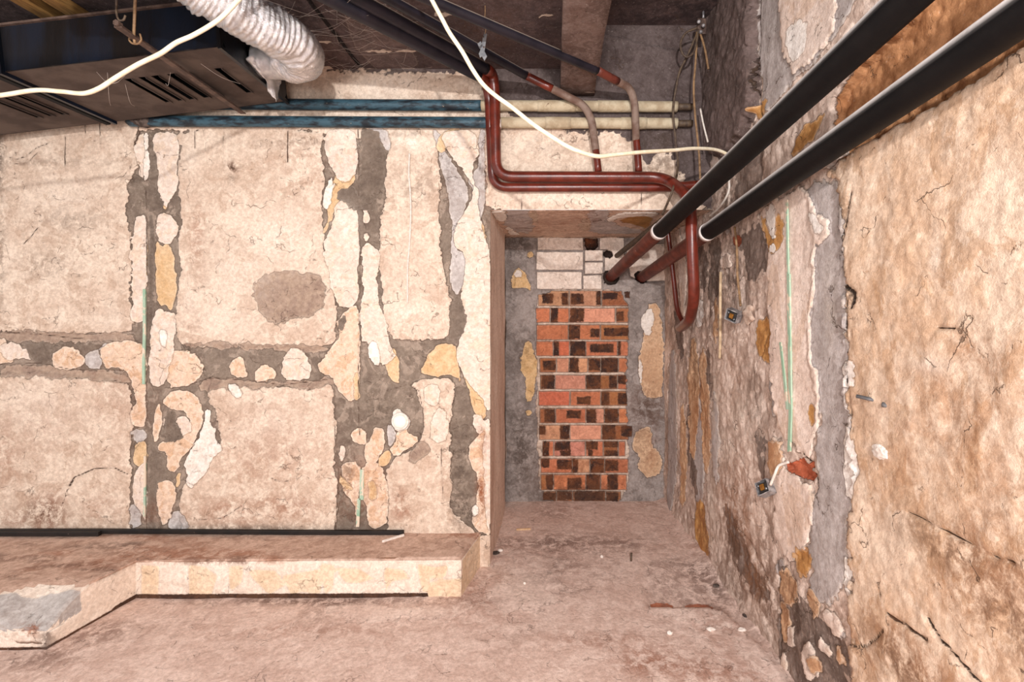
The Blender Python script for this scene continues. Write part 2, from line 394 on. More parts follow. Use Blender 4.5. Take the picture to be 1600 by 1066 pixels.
TAN = [
 [(81,555),(95,545),(115,543),(128,552),(132,565),(125,573),(105,579),(88,575)],
 [(-20,530),(15,532),(5,555),(25,566),(-20,566)],
 [(157,560),(160,545),(175,536),(190,533),(205,531),(228,540),(229,600),(229,668),(215,665),(207,655),(212,625),(208,600),(200,580),(180,573),(165,575)],
 [(262,555),(275,548),(290,546),(305,556),(315,570),(316,583),(305,597),(290,605),(262,605)],
 [(255,628),(265,614),(285,608),(300,612),(310,625),(318,648),(310,680),(300,700),(285,715),(275,740),(262,735),(262,705),(247,705),(250,692),(272,690),(290,678),(297,660),(290,640),(280,640),(268,640),(258,635)],
 [(240,655),(247,630),(254,640),(250,670),(244,690),(240,680)],
 [(243,752),(262,750),(272,755),(275,780),(268,805),(258,822),(250,810),(245,780)],
 [(359,578),(366,560),(372,556),(380,562),(382,575),(389,588),(375,590),(362,585)],
 [(398,590),(400,578),(412,571),(425,575),(433,584),(430,590),(415,595),(400,596)],
 [(496,572),(505,560),(520,545),(528,535),(532,520),(528,505),(540,490),(548,480),(560,478),(562,500),(562,560),(561,620),(550,628),(540,620),(530,608),(522,595),(515,588),(505,585)],
 [(745,685),(755,670),(767,660),(767,835),(752,835),(740,825),(738,810),(748,780),(748,745),(738,730),(733,710),(735,695)],
 [(570,710),(575,695),(583,680),(584,670),(592,668),(600,672),(602,690),(595,705),(590,720),(580,725),(572,720)],
 [(610,700),(620,690),(620,680),(632,670),(640,680),(653,686),(648,698),(635,705),(625,710),(612,710)],
 [(550,680),(553,672),(562,670),(572,675),(573,687),(565,694),(553,690)],
 [(534,725),(545,720),(560,722),(562,740),(560,815),(556,800),(552,780),(543,775),(538,765),(535,745)],
 [(570,725),(582,722),(597,728),(602,745),(607,770),(608,810),(600,822),(580,825),(575,810),(572,790),(566,780),(565,750)],
]
OCHRE = [
 [(208,700),(215,692),(229,690),(229,720),(218,730),(210,722)], [(275,742),(282,738),(281,755),(277,765)],
 [(244,375),(252,385),(264,382),(270,400),(275,440),(274,470),(268,485),(258,478),(247,480),(245,430),(243,400)],
 [(252,312),(263,313),(262,328),(256,325)], [(225,345),(229,345),(229,450),(226,440)],
 [(522,280),(530,272),(545,270),(557,275),(548,290),(535,300),(525,325),(520,340),(510,360),(507,365),(512,340),(512,320),(515,300)],
 [(548,400),(552,370),(560,355),(560,400),(556,430),(550,425)],
 [(600,560),(608,545),(618,545),(622,570),(625,598),(615,598),(605,585)],
 [(655,580),(665,567),(672,550),(685,537),(705,538),(714,545),(718,575),(720,598),(712,590),(700,585),(685,588),(670,585)],
 [(683,230),(690,212),(705,203),(720,202),(715,210),(702,222),(692,240)],
 [(735,330),(745,312),(750,340),(758,360),(760,390),(750,375),(745,350)],
 [(720,570),(728,590),(740,605),(755,620),(760,635),(758,655),(748,655),(738,640),(735,615),(728,597)],
 [(590,722),(597,712),(600,705),(608,703),(612,715),(605,728),(595,730)],
 [(528,748),(533,742),(545,755),(552,765),(540,765)], [(553,590),(560,580),(562,620),(555,625)],
 [(575,755),(585,750),(590,775),(580,785)],
]
WHITE = [
 [(285,725),(300,705),(315,680),(322,640),(327,642),(328,665),(338,670),(335,685),(350,700),(335,715),(325,735),(310,750),(303,763),(294,755),(292,735)],
 [(354,602),(372,600),(382,612),(374,622),(365,615)],
 [(510,285),(522,275),(520,300),(512,325),(506,320)],
 [(575,540),(585,535),(592,545),(595,570),(585,565),(578,555)],
 [(738,795),(745,790),(748,800),(740,808)],
 [(614,648),(622,640),(628,645),(640,655),(638,668),(625,672),(615,668)],
 [(228,208),(231,210),(233,260),(230,285),(228,270)], [(250,520),(260,515),(262,540),(252,540)],
]
DARK = [
 [(528,300),(535,292),(545,298),(548,288),(557,295),(560,320),(558,330),(548,325),(540,312),(530,310)],
 [(234,225),(240,230),(245,260),(245,290),(252,310),(258,325),(240,335),(233,330)], [(232,335),(240,335),(241,480),(236,530),(232,530)],
 [(563,203),(590,203),(600,225),(604,250),(598,270),(603,300),(590,310),(585,330),(563,325)],
 [(707,465),(718,462),(727,490),(727,515),(710,540),(700,520)], [(528,505),(540,490),(540,505),(532,520)],
 [(30,537),(82,536),(80,572),(52,570),(50,547)], [(232,690),(244,700),(260,730),(258,750),(242,755),(240,830),(232,830)],
 [(260,645),(272,645),(275,665),(290,682),(268,690),(256,690)],
]
BROWN = [
 [(395,455),(402,440),(420,430),(440,422),(465,427),(490,430),(508,438),(512,460),(505,478),(490,492),(470,498),(450,502),(430,506),(415,500),(405,480)],
 [(0,577),(60,570),(110,580),(180,578),(203,592),(203,600),(130,592),(60,585),(0,588)],
 [(310,598),(340,590),(360,592),(400,598),(490,596),(525,592),(522,602),(440,606),(360,602),(318,612)],
 [(640,708),(655,695),(668,690),(672,705),(660,718),(645,722)], [(0,518),(120,520),(206,522),(208,532),(140,535),(40,534),(0,530)],
 [(288,536),(420,538),(524,542),(524,548),(420,546),(290,542)],
]
SOOT_F = [[(800,20),(1160,20),(1160,330),(1075,325),(1060,250),(1040,235),(1000,255),(985,215),(930,205),(900,212),(860,190),(810,185),(765,150),(755,128),(762,20)],
          [(-340,20),(800,20),(775,112),(655,116),(600,112),(480,108),(440,120),(440,20),(-340,60)]]
CRK = [([(561,203),(562,420),(561,660),(563,680)],.0030),([(229,285),(229,340),(230,540),(229,830)],.0022),([(214,228),(220,200),(226,193)],.004),
 ([(105,215),(106,268)],.0022),([(137,190),(137,210)],.002),([(160,190),(161,226)],.002),([(451,205),(452,255)],.0028),([(307,205),(307,233)],.002),([(352,200),(350,230)],.0014),
 ([(18,247),(30,250),(45,246),(60,232),(80,225)],.0018),([(20,255),(38,258),(52,252),(62,240)],.0014),([(40,382),(55,368),(64,355)],.0022),
 ([(0,519),(60,522),(110,528),(130,530)],.003),([(0,570),(60,567),(110,577),(150,580),(190,578),(204,596)],.0028),([(110,758),(120,745),(150,732),(180,730),(202,740)],.003),([(100,790),(108,765),(118,750)],.002),
 ([(523,600),(524,660),(530,760),(524,830)],.0022),([(300,600),(330,590),(400,596),(440,602),(520,592)],.0028),([(380,790),(350,808),(310,812)],.0016),([(425,745),(440,752),(455,750)],.002),
 ([(815,330),(817,300)],.0018),([(875,250),(870,235)],.0015),([(1000,330),(1003,300)],.0018),([(800,285),(830,290)],.001),([(605,610),(640,600),(656,612),(662,650),(655,690),(625,712)],.0022),([(690,700),(692,760),(694,780)],.0018)]
RUST_F = [(752,770,7,38,.95),(75,800,28,30,.85),(30,810,40,18,.5),(10,700,30,70,.35),(628,790,16,22,.7),(450,790,60,22,.5),(360,800,60,25,.45),(240,800,30,20,.3),(85,790,20,22,.7),
          (310,375,12,50,.45),(366,262,8,7,.8),(160,790,40,25,.3),(640,455,14,30,.25),(300,500,20,30,.2),(180,620,60,60,.22),(420,700,80,70,.3),(60,660,60,60,.25),(700,300,20,40,.1),(760,260,10,80,.35),(755,690,10,30,.5),(560,760,40,50,.4),(480,250,40,60,.16)]
DIRT_F = [(366,262,9,8,.95),(366,280,10,14,.3),(115,345,45,16,.4),(75,415,40,22,.3),(60,255,120,8,.30),(0,250,10,70,.9),(5,400,8,90,.4),(70,800,30,16,.7),(390,825,150,7,.6),(725,800,22,25,.75),(650,290,40,28,.35),(700,260,8,40,.3),(640,210,30,5,.4),
          (130,828,260,4,.7),(460,225,60,8,.3),(790,190,40,50,.35),(860,225,40,20,.25),(1030,230,40,60,.6),(545,735,10,60,.5),(720,730,15,60,.5),(585,640,30,30,.4)]
def chaikin(p, n):
    for _ in range(n):
        o_ = []
        for i in range(len(p)):
            a_, b_ = p[i], p[(i + 1) % len(p)]
            o_ += [(a_[0] * .75 + b_[0] * .25, a_[1] * .75 + b_[1] * .25), (a_[0] * .25 + b_[0] * .75, a_[1] * .25 + b_[1] * .75)]
        p = o_
    return p
def lay(U, V, polys, uvf, jag=0.0, seed=0, scale=14, ch=1, k=1.7):
    a = np.full(U.shape, FAR)
    for p in polys: poly_sdf(U, V, chaikin([uvf(*q) for q in p], ch), a)
    if jag: a = np.where(a > FAR + .001, a + jag * k * fbm(U, V, scale, 4, seed) + jag * k * .6 * fbm(U, V, 40, 3, seed + 9) + jag * k * .4 * fbm(U, V, 75, 2, seed + 4) + (.003 if ch else 0), a)
    return a
def lay_lines(U, V, lines, uvf):
    a = np.full(U.shape, FAR)
    Uj = U + .004 * fbm(U, V, 30, 3, 91); Vj = V + .004 * fbm(U, V, 30, 3, 95)
    for p, wd in lines: line_sdf(Uj, Vj, [uvf(*q) for q in p], wd, a)
    return a

us = np.concatenate([np.linspace(-4.4, XJ, 500), np.linspace(XJ, 1.12, 160)[1:]])
vs = np.concatenate([np.linspace(-.02, ZS, 262), np.linspace(ZS, 3.32, 130)[1:]])
U, V = np.meshgrid(us, vs, indexing='ij')
A = {}
for k, (pl, jg, sd) in {'panel': (PANEL, .008, 1), 'lgrey': (LGREY, .006, 2), 'tan': (TAN, .006, 3), 'ochre': (OCHRE, .005, 4), 'cream': (CREAM, .006, 5),
                        'white': (WHITE, .006, 6), 'darkp': (DARK, .008, 7), 'brown': (BROWN, .010, 8), 'soot': (SOOT_F, .02, 9)}.items():
    A[k] = lay(U, V, pl, uv_front, jg, sd * 13, k=2.0 if k == 'soot' else 2.3)
A['crk'] = lay_lines(U, V, CRK, uv_front)
A['pale'] = blobs(U, V, [(440,370,50,40,.8),(370,420,50,50,.5),(350,500,50,30,.5),(640,430,25,60,.35),(100,300,60,40,.4),(640,222,24,14,1.0),(635,490,28,18,.95),(540,350,16,26,.9),(538,220,18,14,.9),(600,135,60,16,.6),(60,640,80,40,.4),(430,660,60,40,.35),(880,310,100,12,.5),(840,220,40,25,.5),(300,250,14,30,.5),(300,470,12,40,.5),(490,145,20,20,.6),(170,500,30,20,.4)], uv_front)
A['rust'] = blobs(U, V, RUST_F, uv_front); A['dirt'] = blobs(U, V, DIRT_F, uv_front)
H = .011 * sm(A['panel'], -.004, .005) - .004 * sm(A['brown'], -.004, .005) + .004 * sm(A['cream'], -.003, .004) + .004 * sm(A['tan'], -.003, .004) + .003 * sm(A['white'], -.003, .004)
H += .004 * fbm(U, V, 9, 5, 3) + .006 * fbm(U, V, 2.2, 3, 8)
H += .0035 * np.abs(fbm(U, V, 35, 3, 21)) * sm(A['panel'], 0, .01)
H = np.where(np.abs(U - XJ) < .004, H * .3, H)
m_front = layered('wall_front_plaster', ((142, 128, 115), (118, 104, 93), (166, 150, 136)), [
    ('panel', (230, 212, 194), (208, 185, 166), .008, .016, .3, (190, 163, 142)), ('brown', (178, 156, 138), (152, 130, 116), .003, .010, .2),
    ('lgrey', (204, 198, 195), (180, 172, 168), .004, .006, .4), ('tan', (234, 209, 188), (225, 196, 170), .007, .008, .8, (208, 164, 124)),
    ('ochre', (226, 196, 158), (212, 176, 132), .006, .006, .3), ('cream', (234, 218, 205), (226, 206, 190), .008, .008, .7, (224, 198, 172)),
    ('darkp', (132, 118, 106), (108, 95, 85), .001, .010, .1), ('white', (246, 240, 232), (234, 222, 210), .010, .008, .5),
    ('soot', (102, 90, 88), (78, 66, 64), .009, .03, 0), ('crk', (92, 72, 60), (70, 52, 44), 0.0, .004, 0)], crack=.5, speck=.4)
fm = lambda U_, V_: (U_, YF - H, V_)
o = structure(grid_mesh('wall_front', us, vs, fm, A, m_front, keep=lambda a, b: ~((a > XJ) & (b < ZS)), flip=False))

# ================================================================ RIGHT WALL
R_PANEL = [[(1300,262),(1600,75),(3200,-922),(3200,4200),(1400,1500),(1335,1066),(1335,950),(1340,900),(1330,880),(1335,800),(1340,740),(1335,690),(1325,620),(1330,560),(1325,480),(1330,430),(1325,350),(1320,300)]]
R_LG = [[(1112,640),(1118,600),(1124,660),(1122,760),(1114,740)],[(1130,340),(1140,336),(1145,360),(1136,368)],[(1262,290),(1300,275),(1320,300),(1325,350),(1330,430),(1328,480),(1330,560),(1325,600),(1335,700),(1335,760),(1325,800),(1330,880),(1320,920),(1300,940),(1280,945),(1262,915),(1275,880),(1262,860),(1278,780),(1275,700),(1283,640),(1268,580),(1265,510),(1275,450),(1275,380),(1268,320)],
        [(1186,-200),(1400,-200),(1352,10),(1230,140),(1190,185),(1192,120),(1185,70)], [(1046,560),(1056,540),(1060,700),(1052,820),(1044,800)], [(1078,640),(1090,600),(1100,680),(1098,800),(1086,790)],
        [(1213,870),(1225,880),(1222,900),(1212,890)],[(1205,590),(1215,600),(1218,640),(1208,650)],[(1290,950),(1318,972),(1325,1000),(1300,990)],[(1262,1010),(1275,1000),(1282,1066),(1262,1066)]]
R_CREAM = [[(1232,985),(1242,972),(1247,1000),(1237,1014)],[(1262,1015),(1276,1003),(1287,1050),(1270,1062)],[(1288,948),(1312,962),(1324,992),(1303,992)],[(1282,992),(1293,998),(1303,1028),(1288,1022)],[(1222,1030),(1230,1022),(1236,1050),(1226,1060)],[(1185,333),(1220,312),(1235,305),(1262,292),(1270,320),(1285,340),(1300,345),(1300,365),(1290,375),(1278,385),(1278,440),(1268,500),(1272,560),(1280,620),(1278,660),(1270,700),(1265,720),(1250,715),(1240,690),(1225,680),(1212,620),(1206,560),(1206,480),(1200,420),(1205,390),(1195,360)],
           [(1205,690),(1220,685),(1228,700),(1226,730),(1245,745),(1273,765),(1272,810),(1265,830),(1265,850),(1245,860),(1238,880),(1225,860),(1210,830),(1215,780),(1205,740)],
           [(1215,-200),(1330,-200),(1310,40),(1285,80),(1260,110),(1240,112),(1225,60)], [(1125,235),(1145,215),(1150,225),(1120,262),(1105,290),(1100,275)], [(1128,300),(1140,290),(1142,330),(1130,330)],
           [(1132,395),(1142,392),(1146,420),(1132,425),(1126,410)], [(1060,330),(1075,420),(1072,500),(1064,480)], [(1310,262),(1300,215),(1285,225),(1276,262)]]
R_TAN = [[(1274,1030),(1286,1022),(1292,1052),(1280,1058)],[(1305,1010),(1316,1005),(1322,1040),(1310,1045)],[(1092,560),(1100,540),(1108,600),(1112,700),(1104,760),(1098,700)],[(1064,640),(1070,630),(1074,720),(1070,800),(1064,780)],[(1116,470),(1122,465),(1124,520),(1118,540)],[(1215,890),(1235,895),(1250,915),(1250,935),(1232,945),(1220,930)], [(1200,700),(1208,690),(1222,690),(1226,715),(1220,750),(1202,735)],[(1075,545),(1088,520),(1094,600),(1088,720),(1078,700)],
         [(1218,940),(1230,945),(1238,985),(1228,1010),(1222,975)],[(1262,915),(1280,930),(1285,965),(1272,970)]]
R_OCHRE = [[(1190,340),(1196,336),(1210,372),(1216,372),(1218,330),(1228,340),(1228,385),(1205,398)], [(1243,860),(1262,850),(1273,880),(1264,900),(1250,905)], [(1250,205),(1292,172),(1283,190),(1268,222),(1232,250)],
           [(1182,505),(1205,495),(1207,565),(1195,568),(1180,548)], [(1180,170),(1205,145),(1200,170),(1188,190)],[(1265,640),(1270,632),(1272,660),(1266,650)],[(1086,785),(1096,780),(1108,830),(1108,880),(1096,870),(1088,830)]]
R_WHITE = [[(1195,334),(1215,318),(1217,372),(1210,370)], [(1318,575),(1330,565),(1340,580),(1335,605),(1322,600)], [(1318,680),(1325,665),(1345,700),(1345,740),(1335,780),(1322,770)], [(1325,870),(1332,880),(1332,930),(1322,920)],
           [(1236,45),(1262,30),(1266,70),(1250,95),(1238,70)],[(1205,385),(1215,380),(1213,392),(1205,394)],[(1085,470),(1098,465),(1100,500),(1088,515)],[(1270,330),(1290,345),(1298,362),(1285,372),(1276,350)]]
R_BROWN = [[(1300,150),(1345,95),(1400,35),(1480,-60),(3200,-2400),(3200,-922),(1600,75),(1300,262),(1292,240),(1305,200)]]
R_SOOT = [[(1060,-300),(1187,-300),(1189,50),(1185,80),(1191,130),(1186,180),(1150,245),(1128,250),(1112,235),(1095,250),(1060,250)]]
R_DARK = [[(1085,380),(1100,375),(1108,420),(1102,470),(1090,440)],[(1100,560),(1108,540),(1116,600),(1112,640),(1102,620)],[(1128,800),(1140,790),(1165,850),(1190,900),(1200,935),(1180,930),(1150,880)],[(1232,480),(1240,480),(1241,615),(1234,590)], [(1150,255),(1190,180),(1192,300),(1150,330)], [(1110,360),(1128,380),(1124,460),(1108,500)],[(1150,370),(1185,345),(1200,385),(1204,430),(1170,440),(1160,400)],
          [(1075,590),(1082,700),(1092,770),(1085,780),(1074,700)],[(1215,945),(1260,940),(1290,975),(1325,1010),(1330,1066),(1300,1120),(1225,1066)],[(1182,690),(1192,682),(1196,720),(1190,750)],[(1052,470),(1070,515),(1068,560),(1056,540)]]
R_RED = [[(1226,728),(1240,722),(1248,712),(1262,732),(1273,735),(1273,752),(1250,746)], [(1142,375),(1155,365),(1160,380),(1150,392)],[(1258,730),(1268,718),(1272,735)]]
R_CRK = [([(1186,-80),(1190,60),(1186,120),(1192,200)],.004),([(1178,570),(1178,620),(1185,640)],.0025),([(1196,700),(1192,740),(1196,770)],.003),([(1215,880),(1218,950),(1225,1040)],.005),([(1140,690),(1160,720),(1190,790),(1212,860)],.002),([(1150,820),(1175,850),(1195,900),(1212,930)],.0025),
         ([(1398,960),(1420,975),(1435,985),(1458,1000)],.004),([(1340,1010),(1365,1010),(1390,985)],.003),([(1430,800),(1480,825),(1560,870),(1600,880)],.0014),([(1330,445),(1345,460),(1338,480)],.006),([(1470,510),(1500,515)],.002),([(1460,965),(1480,1000),(1540,1066),(1600,1120)],.004),
         ([(1340,300),(1325,380),(1332,470),(1328,560),(1335,650)],.003),([(1270,732),(1262,720),(1256,708)],.005),([(1262,740),(1274,742),(1276,756)],.006),([(1045,470),(1044,640),(1045,830)],.004),([(1190,560),(1205,500)],.002)]
RUST_R = [(1500,640,120,110,.40),(1420,700,60,100,.35),(1560,900,120,120,.6),(1540,560,80,40,.45),(1130,600,40,90,.35),(1150,800,40,90,.65),(1180,900,40,60,.6),(1100,830,16,50,.7),(1440,1040,90,50,.7),(1350,1000,40,50,.4),(1560,740,90,70,.4),(1100,640,20,50,.5),(1160,730,20,60,.4)]
DIRT_R = [(1145,430,30,60,.7),(1115,430,20,70,.7),(1080,560,20,50,.6),(1180,640,20,60,.4),(1150,870,20,60,.55),(1340,460,8,14,.9),(1480,850,100,40,.45),(1250,960,50,60,.5),(1580,960,60,60,.5),(1420,1040,60,40,.5),(1130,330,30,50,.8),(1120,100,40,90,.4),(1330,320,12,60,.5),(1060,470,14,60,.5),(1580,110,60,16,.2),(1200,930,20,80,.5)]
us = np.concatenate([np.linspace(-.9, .6, 90), np.linspace(.6, 4.0, 430)[1:]]); vs = np.linspace(-.02, 3.32, 400)
U, V = np.meshgrid(us, vs, indexing='ij'); B = {}
for k, (pl, jg, sd) in {'panel': (R_PANEL, .016, 1), 'lgrey': (R_LG, .010, 2), 'tan': (R_TAN, .010, 3), 'ochre': (R_OCHRE, .008, 4), 'cream': (R_CREAM, .008, 5), 'white': (R_WHITE, .008, 6),
                        'darkp': (R_DARK, .02, 7), 'brown': (R_BROWN, .006, 8), 'soot': (R_SOOT, .012, 9), 'redb': (R_RED, .006, 10)}.items():
    B[k] = lay(U, V, pl, uv_right, jg, sd * 7 + 3, k=2.6)
B['crk'] = lay_lines(U, V, R_CRK, uv_right)
B['pale'] = blobs(U, V, [(1120,620,10,60,.7),(1160,650,25,40,.55),(1110,780,8,60,.5),(1470,570,40,16,.7),(1490,220,14,40,.5),(1470,400,12,50,.5),(1400,650,40,40,.35),(1380,705,20,10,.9),(1133,700,14,30,.5),(1300,480,10,60,.3),(1060,640,6,60,.4),(1550,300,60,60,.3),(1400,850,30,60,.3)], uv_right)
B['rust'] = blobs(U, V, RUST_R, uv_right); B['dirt'] = blobs(U, V, DIRT_R, uv_right)
H = .020 * sm(B['panel'], -.008, .012) + .006 * sm(B['lgrey'], -.004, .006) + .010 * sm(B['cream'], -.004, .006) + .004 * sm(B['tan'], -.003, .005) - .045 * sm(B['brown'], -.004, .010) + .06 * sm(B['soot'], .004, .035)
rgh = 1 - .75 * sm(np.maximum(B['lgrey'], B['cream']), 0, .02) - .45 * sm(B['panel'], 0, .02)
H += .012 * fbm(U * 1.6, V * .6, 3.0, 4, 31) + (.009 * fbm(U, V, 13, 5, 5) + .006 * fbm(U, V, 40, 3, 6)) * rgh - .02 * sm(B['redb'], -.004, .008)
H -= .010 * sm(B['crk'], -.004, .002)
H -= .012 * np.abs(fbm(U, V, 14, 4, 44)) * sm(B['brown'], 0, .02)
low = sm(-V, -.35, .05); H += .03 * low * (.5 + fbm(U, V, 4, 4, 61))
m_right = layered('wall_right_plaster', ((214, 192, 178), (172, 150, 137), (232, 213, 200)), [
    ('panel', (226, 203, 181), (206, 174, 146), .010, .014, .4, (182, 142, 106)), ('lgrey', (190, 181, 178), (166, 156, 152), .006, .008, .5),
    ('darkp', (136, 119, 110), (104, 88, 80), .001, .024, .1, (166, 146, 134)), ('brown', (198, 146, 104), (152, 104, 68), -.010, .01, 0),
    ('cream', (234, 216, 204), (220, 198, 184), .008, .008, .7, (206, 176, 152)), ('soot', (112, 96, 92), (84, 70, 66), .006, .012, .1),
    ('tan', (214, 178, 144), (186, 140, 104), .006, .008, .6), ('ochre', (196, 148, 92), (172, 122, 70), .006, .006, .3),
    ('white', (244, 238, 232), (230, 220, 212), .009, .008, .4), ('redb', (188, 104, 74), (160, 82, 56), -.006, .006, 0),
    ('crk', (70, 54, 44), (52, 38, 32), -.004, .004, 0)], stretch=(1, 1, .65), crack=.7, speck=.5, grit=.0026, rust=(150, 96, 56), off=(3, 1, 2))
structure(grid_mesh('wall_right', us, vs, lambda U_, V_: (wall_x(U_) - H, U_, V_), B, m_right, flip=True))

# ================================================================ ALCOVE BACK WALL (bricks)
def z6(X, Y): return (740 + X / 2.22, 420 + Y / 2.22)
ROWS = [(75,130),(135,187),(193,247),(250,303),(308,360),(367,418),(423,475),(483,535),(540,593),(597,650),(657,708),(712,767),(770,808)]
BR = [[(225,330,'t'),(334,440,'t'),(445,540,'b')], [(217,264,'o'),(268,330,'o'),(333,490,'p'),(495,545,'b')], [(219,328,'o'),(331,438,'o'),(441,545,'b')], [(218,275,'o'),(278,332,'r'),(335,387,'b'),(390,498,'o'),(501,540,'o')],
      [(230,286,'b'),(289,330,'p'),(333,395,'t'),(398,440,'b'),(443,500,'b'),(503,535,'o')], [(232,280,'b'),(283,388,'p'),(391,498,'b'),(501,535,'o')], [(226,332,'r'),(336,440,'o'),(443,540,'b')],
      [(230,282,'b'),(285,388,'o'),(391,452,'p'),(455,500,'b'),(503,540,'o')], [(228,332,'t'),(335,442,'p'),(445,548,'b')], [(240,277,'o'),(280,386,'p'),(390,448,'o'),(451,500,'b'),(503,525,'o')],
      [(234,341,'o'),(344,402,'t'),(405,453,'b'),(456,535,'o')], [(234,275,'b'),(278,388,'o'),(391,439,'b'),(442,530,'o')], [(236,286,'b'),(289,342,'b'),(345,456,'b'),(460,510,'b')]]
BURN = [[(238,88,276,120),(306,85,328,126),(338,86,380,124),(425,80,440,126),(449,84,498,106),(525,80,545,102)], [(269,137,292,186),(334,139,382,184),(497,150,520,180)], [(331,195,370,244),(404,208,436,236),(452,206,535,234)],
        [(278,252,296,302),(336,252,387,302),(404,262,484,290),(500,252,510,300)], [(242,318,284,350),(332,308,364,360),(400,312,438,352),(444,310,500,358)], [(236,370,280,414),(391,370,440,416),(470,372,496,412),(502,370,526,400)],
        [(358,444,406,470),(444,427,470,472),(500,430,530,470)], [(246,486,282,532),(322,492,370,518),(392,486,424,534),(454,486,502,532)], [(228,544,250,575),(300,544,332,590),(446,543,490,590),(510,545,548,580)],
        [(240,600,262,650),(282,600,334,628),(300,628,336,648),(391,600,430,626),(396,626,412,648),(452,600,500,618),(456,630,500,648)], [(235,660,262,688),(290,662,340,694),(344,660,362,706),(404,658,450,706),(456,662,500,700)],
        [(252,714,275,765),(326,724,372,762),(392,714,438,764),(464,714,500,764)], [(240,775,284,800),(292,772,340,800),(350,772,450,804),(462,775,500,806)]]
BC = {'o': (206, 130, 94), 'p': (224, 158, 132), 'r': (200, 112, 84), 'b': (166, 108, 72), 't': (214, 164, 126)}
B_BLOCK = [[(840,368),(911,368),(911,391),(840,391)], [(839,394),(911,394),(911,422),(838,422)], [(839,425),(909,425),(909,452),(839,452)], [(914,391),(942,391),(942,408),(914,408)], [(914,410),(942,410),(942,428),(914,428)], [(911,431),(940,430),(940,452),(911,452)],
           [(937,366),(975,366),(975,390),(937,390)], [(945,392),(975,380),(975,420),(945,430)], [(978,385),(1050,380),(1050,438),(1005,440),(985,432)]]
B_OCHRE = [[(795,450),(807,415),(822,430),(831,455),(820,450)], [(812,573),(823,526),(837,555),(839,587),(832,627),(821,627),(825,595)], [(820,640),(832,642),(828,650)], [(825,395),(833,395),(834,402),(826,402)]]
B_TAN = [[(1010,478),(1028,474),(1035,510),(1036,600),(1032,622),(1006,618),(999,591),(997,555),(1006,528)], [(990,677),(1006,665),(1019,672),(1015,695),(1030,708),(1035,726),(1028,744),(1006,746),(997,731),(999,713),(988,699)]]
B_WHITE = [[(803,428),(812,420),(818,432),(806,436)], [(1000,500),(1015,480),(1022,500),(1010,530)], [(997,560),(1002,570),(1002,600),(998,590)]]
B_DARK = [[(913,368),(934,368),(934,390),(913,390)], [(941,425),(965,423),(968,440),(945,448)], [(992,425),(1012,428),(1008,444),(994,440)], [(943,392),(956,392),(956,402),(943,402)]]
us = np.linspace(-.50, 1.06, 345); vs = np.linspace(-.02, 2.30, 500); U, V = np.meshgrid(us, vs, indexing='ij'); C_ = {}
wob = .003 * fbm(U, V, 22, 3, 77)
a = np.full(U.shape, FAR); bc = np.ones(U.shape + (3,)) * np.array(lin((190, 100, 64)))
for (y0, y1), row in zip(ROWS, BR):
    for (x0, x1, c) in row:
        pts = [uv_back(*z6(*q)) for q in ((x0, y0 + 2), (x1, y0 + 2), (x1, y1 - 1), (x0, y1 - 1))]
        poly_sdf(U + wob, V - wob, pts, a)
        pu = [p[0] for p in pts]; pv = [p[1] for p in pts]; g = .008
        sel = (U > min(pu) - g) & (U < max(pu) + g) & (V > min(pv) - g) & (V < max(pv) + g)
        k = .85 + .3 * rng.random(); bc[sel] = np.array(lin(BC[c])) * k * np.array([1, .94 + .12 * rng.random(), .94 + .12 * rng.random()])
C_['brickm'] = a
a = np.full(U.shape, FAR)
for row in BURN:
    for (x0, y0, x1, y1) in row: poly_sdf(U + 2 * wob, V + 2 * wob, [uv_back(*z6(*q)) for q in ((x0, y0), (x1, y0), (x1, y1), (x0, y1))], a)
C_['burn'] = np.minimum(a, C_['brickm'])
gz = lay(U, V, [[(842,452),(968,452),(972,470),(980,480),(978,560),(976,650),(982,700),(980,760),(968,785),(846,785),(840,700),(838,600),(840,500)]], uv_back, .01, 5)
C_['mortar'] = gz
for k, (pl, jg, sd) in {'block': (B_BLOCK, .002, 2), 'ochre': (B_OCHRE, .006, 3), 'tan': (B_TAN, .007, 4), 'white': (B_WHITE, .006, 5), 'darkp': (B_DARK, .005, 6)}.items():
    C_[k] = lay(U, V, pl, uv_back, jg, sd * 5 + 1, ch=0 if k == 'block' else 1, k=1.2 if k == 'block' else 2.4)
C_['brickm'] = np.minimum(C_['brickm'], gz + .006)
C_['rust'] = blobs(U, V, [(1010,640,30,40,.3),(920,372,10,12,.8),(900,740,60,40,.3),(1015,700,14,30,.4)], uv_back)
C_['dirt'] = blobs(U, V, [(815,700,25,60,.6),(812,380,22,25,.6),(1010,640,25,30,.6),(905,775,70,20,.7),(820,540,18,30,.4),(1000,690,14,40,.3),(950,430,25,12,.7)], uv_back)
H = .012 * sm(C_['brickm'], -.003, .004) + .010 * sm(C_['block'], -.003, .003) + .016 * (1 - sm(gz, -.01, .012)) * (1 - sm(C_['block'], -.02, 0)) + .004 * sm(C_['tan'], -.003, .004) - .05 * sm(C_['darkp'], -.004, .006)
H += .003 * fbm(U, V, 12, 5, 3) + .003 * fbm(U, V, 40, 3, 9)
m_back = layered('alcove_wall_bricks', ((166, 156, 151), (128, 118, 113)), [
    ('mortar', (222, 204, 188), (180, 158, 142), .0, .01, 0), ('brickm', 'brickcol', None, .006, .004, .2), ('burn', (60, 42, 37), (112, 70, 46), .006, .030, 0),
    ('block', (240, 226, 214), (226, 208, 194), .006, .002, .2), ('tan', (214, 180, 148), (196, 158, 126), .006, .006, .6),
    ('ochre', (222, 188, 142), (206, 168, 118), .006, .006, .3), ('white', (240, 232, 224), (226, 214, 204), .008, .006, .3), ('darkp', (52, 38, 34), (40, 28, 24), -.01, .006, 0)],
    crack=.3, speck=.35, off=(1, 4, 2))
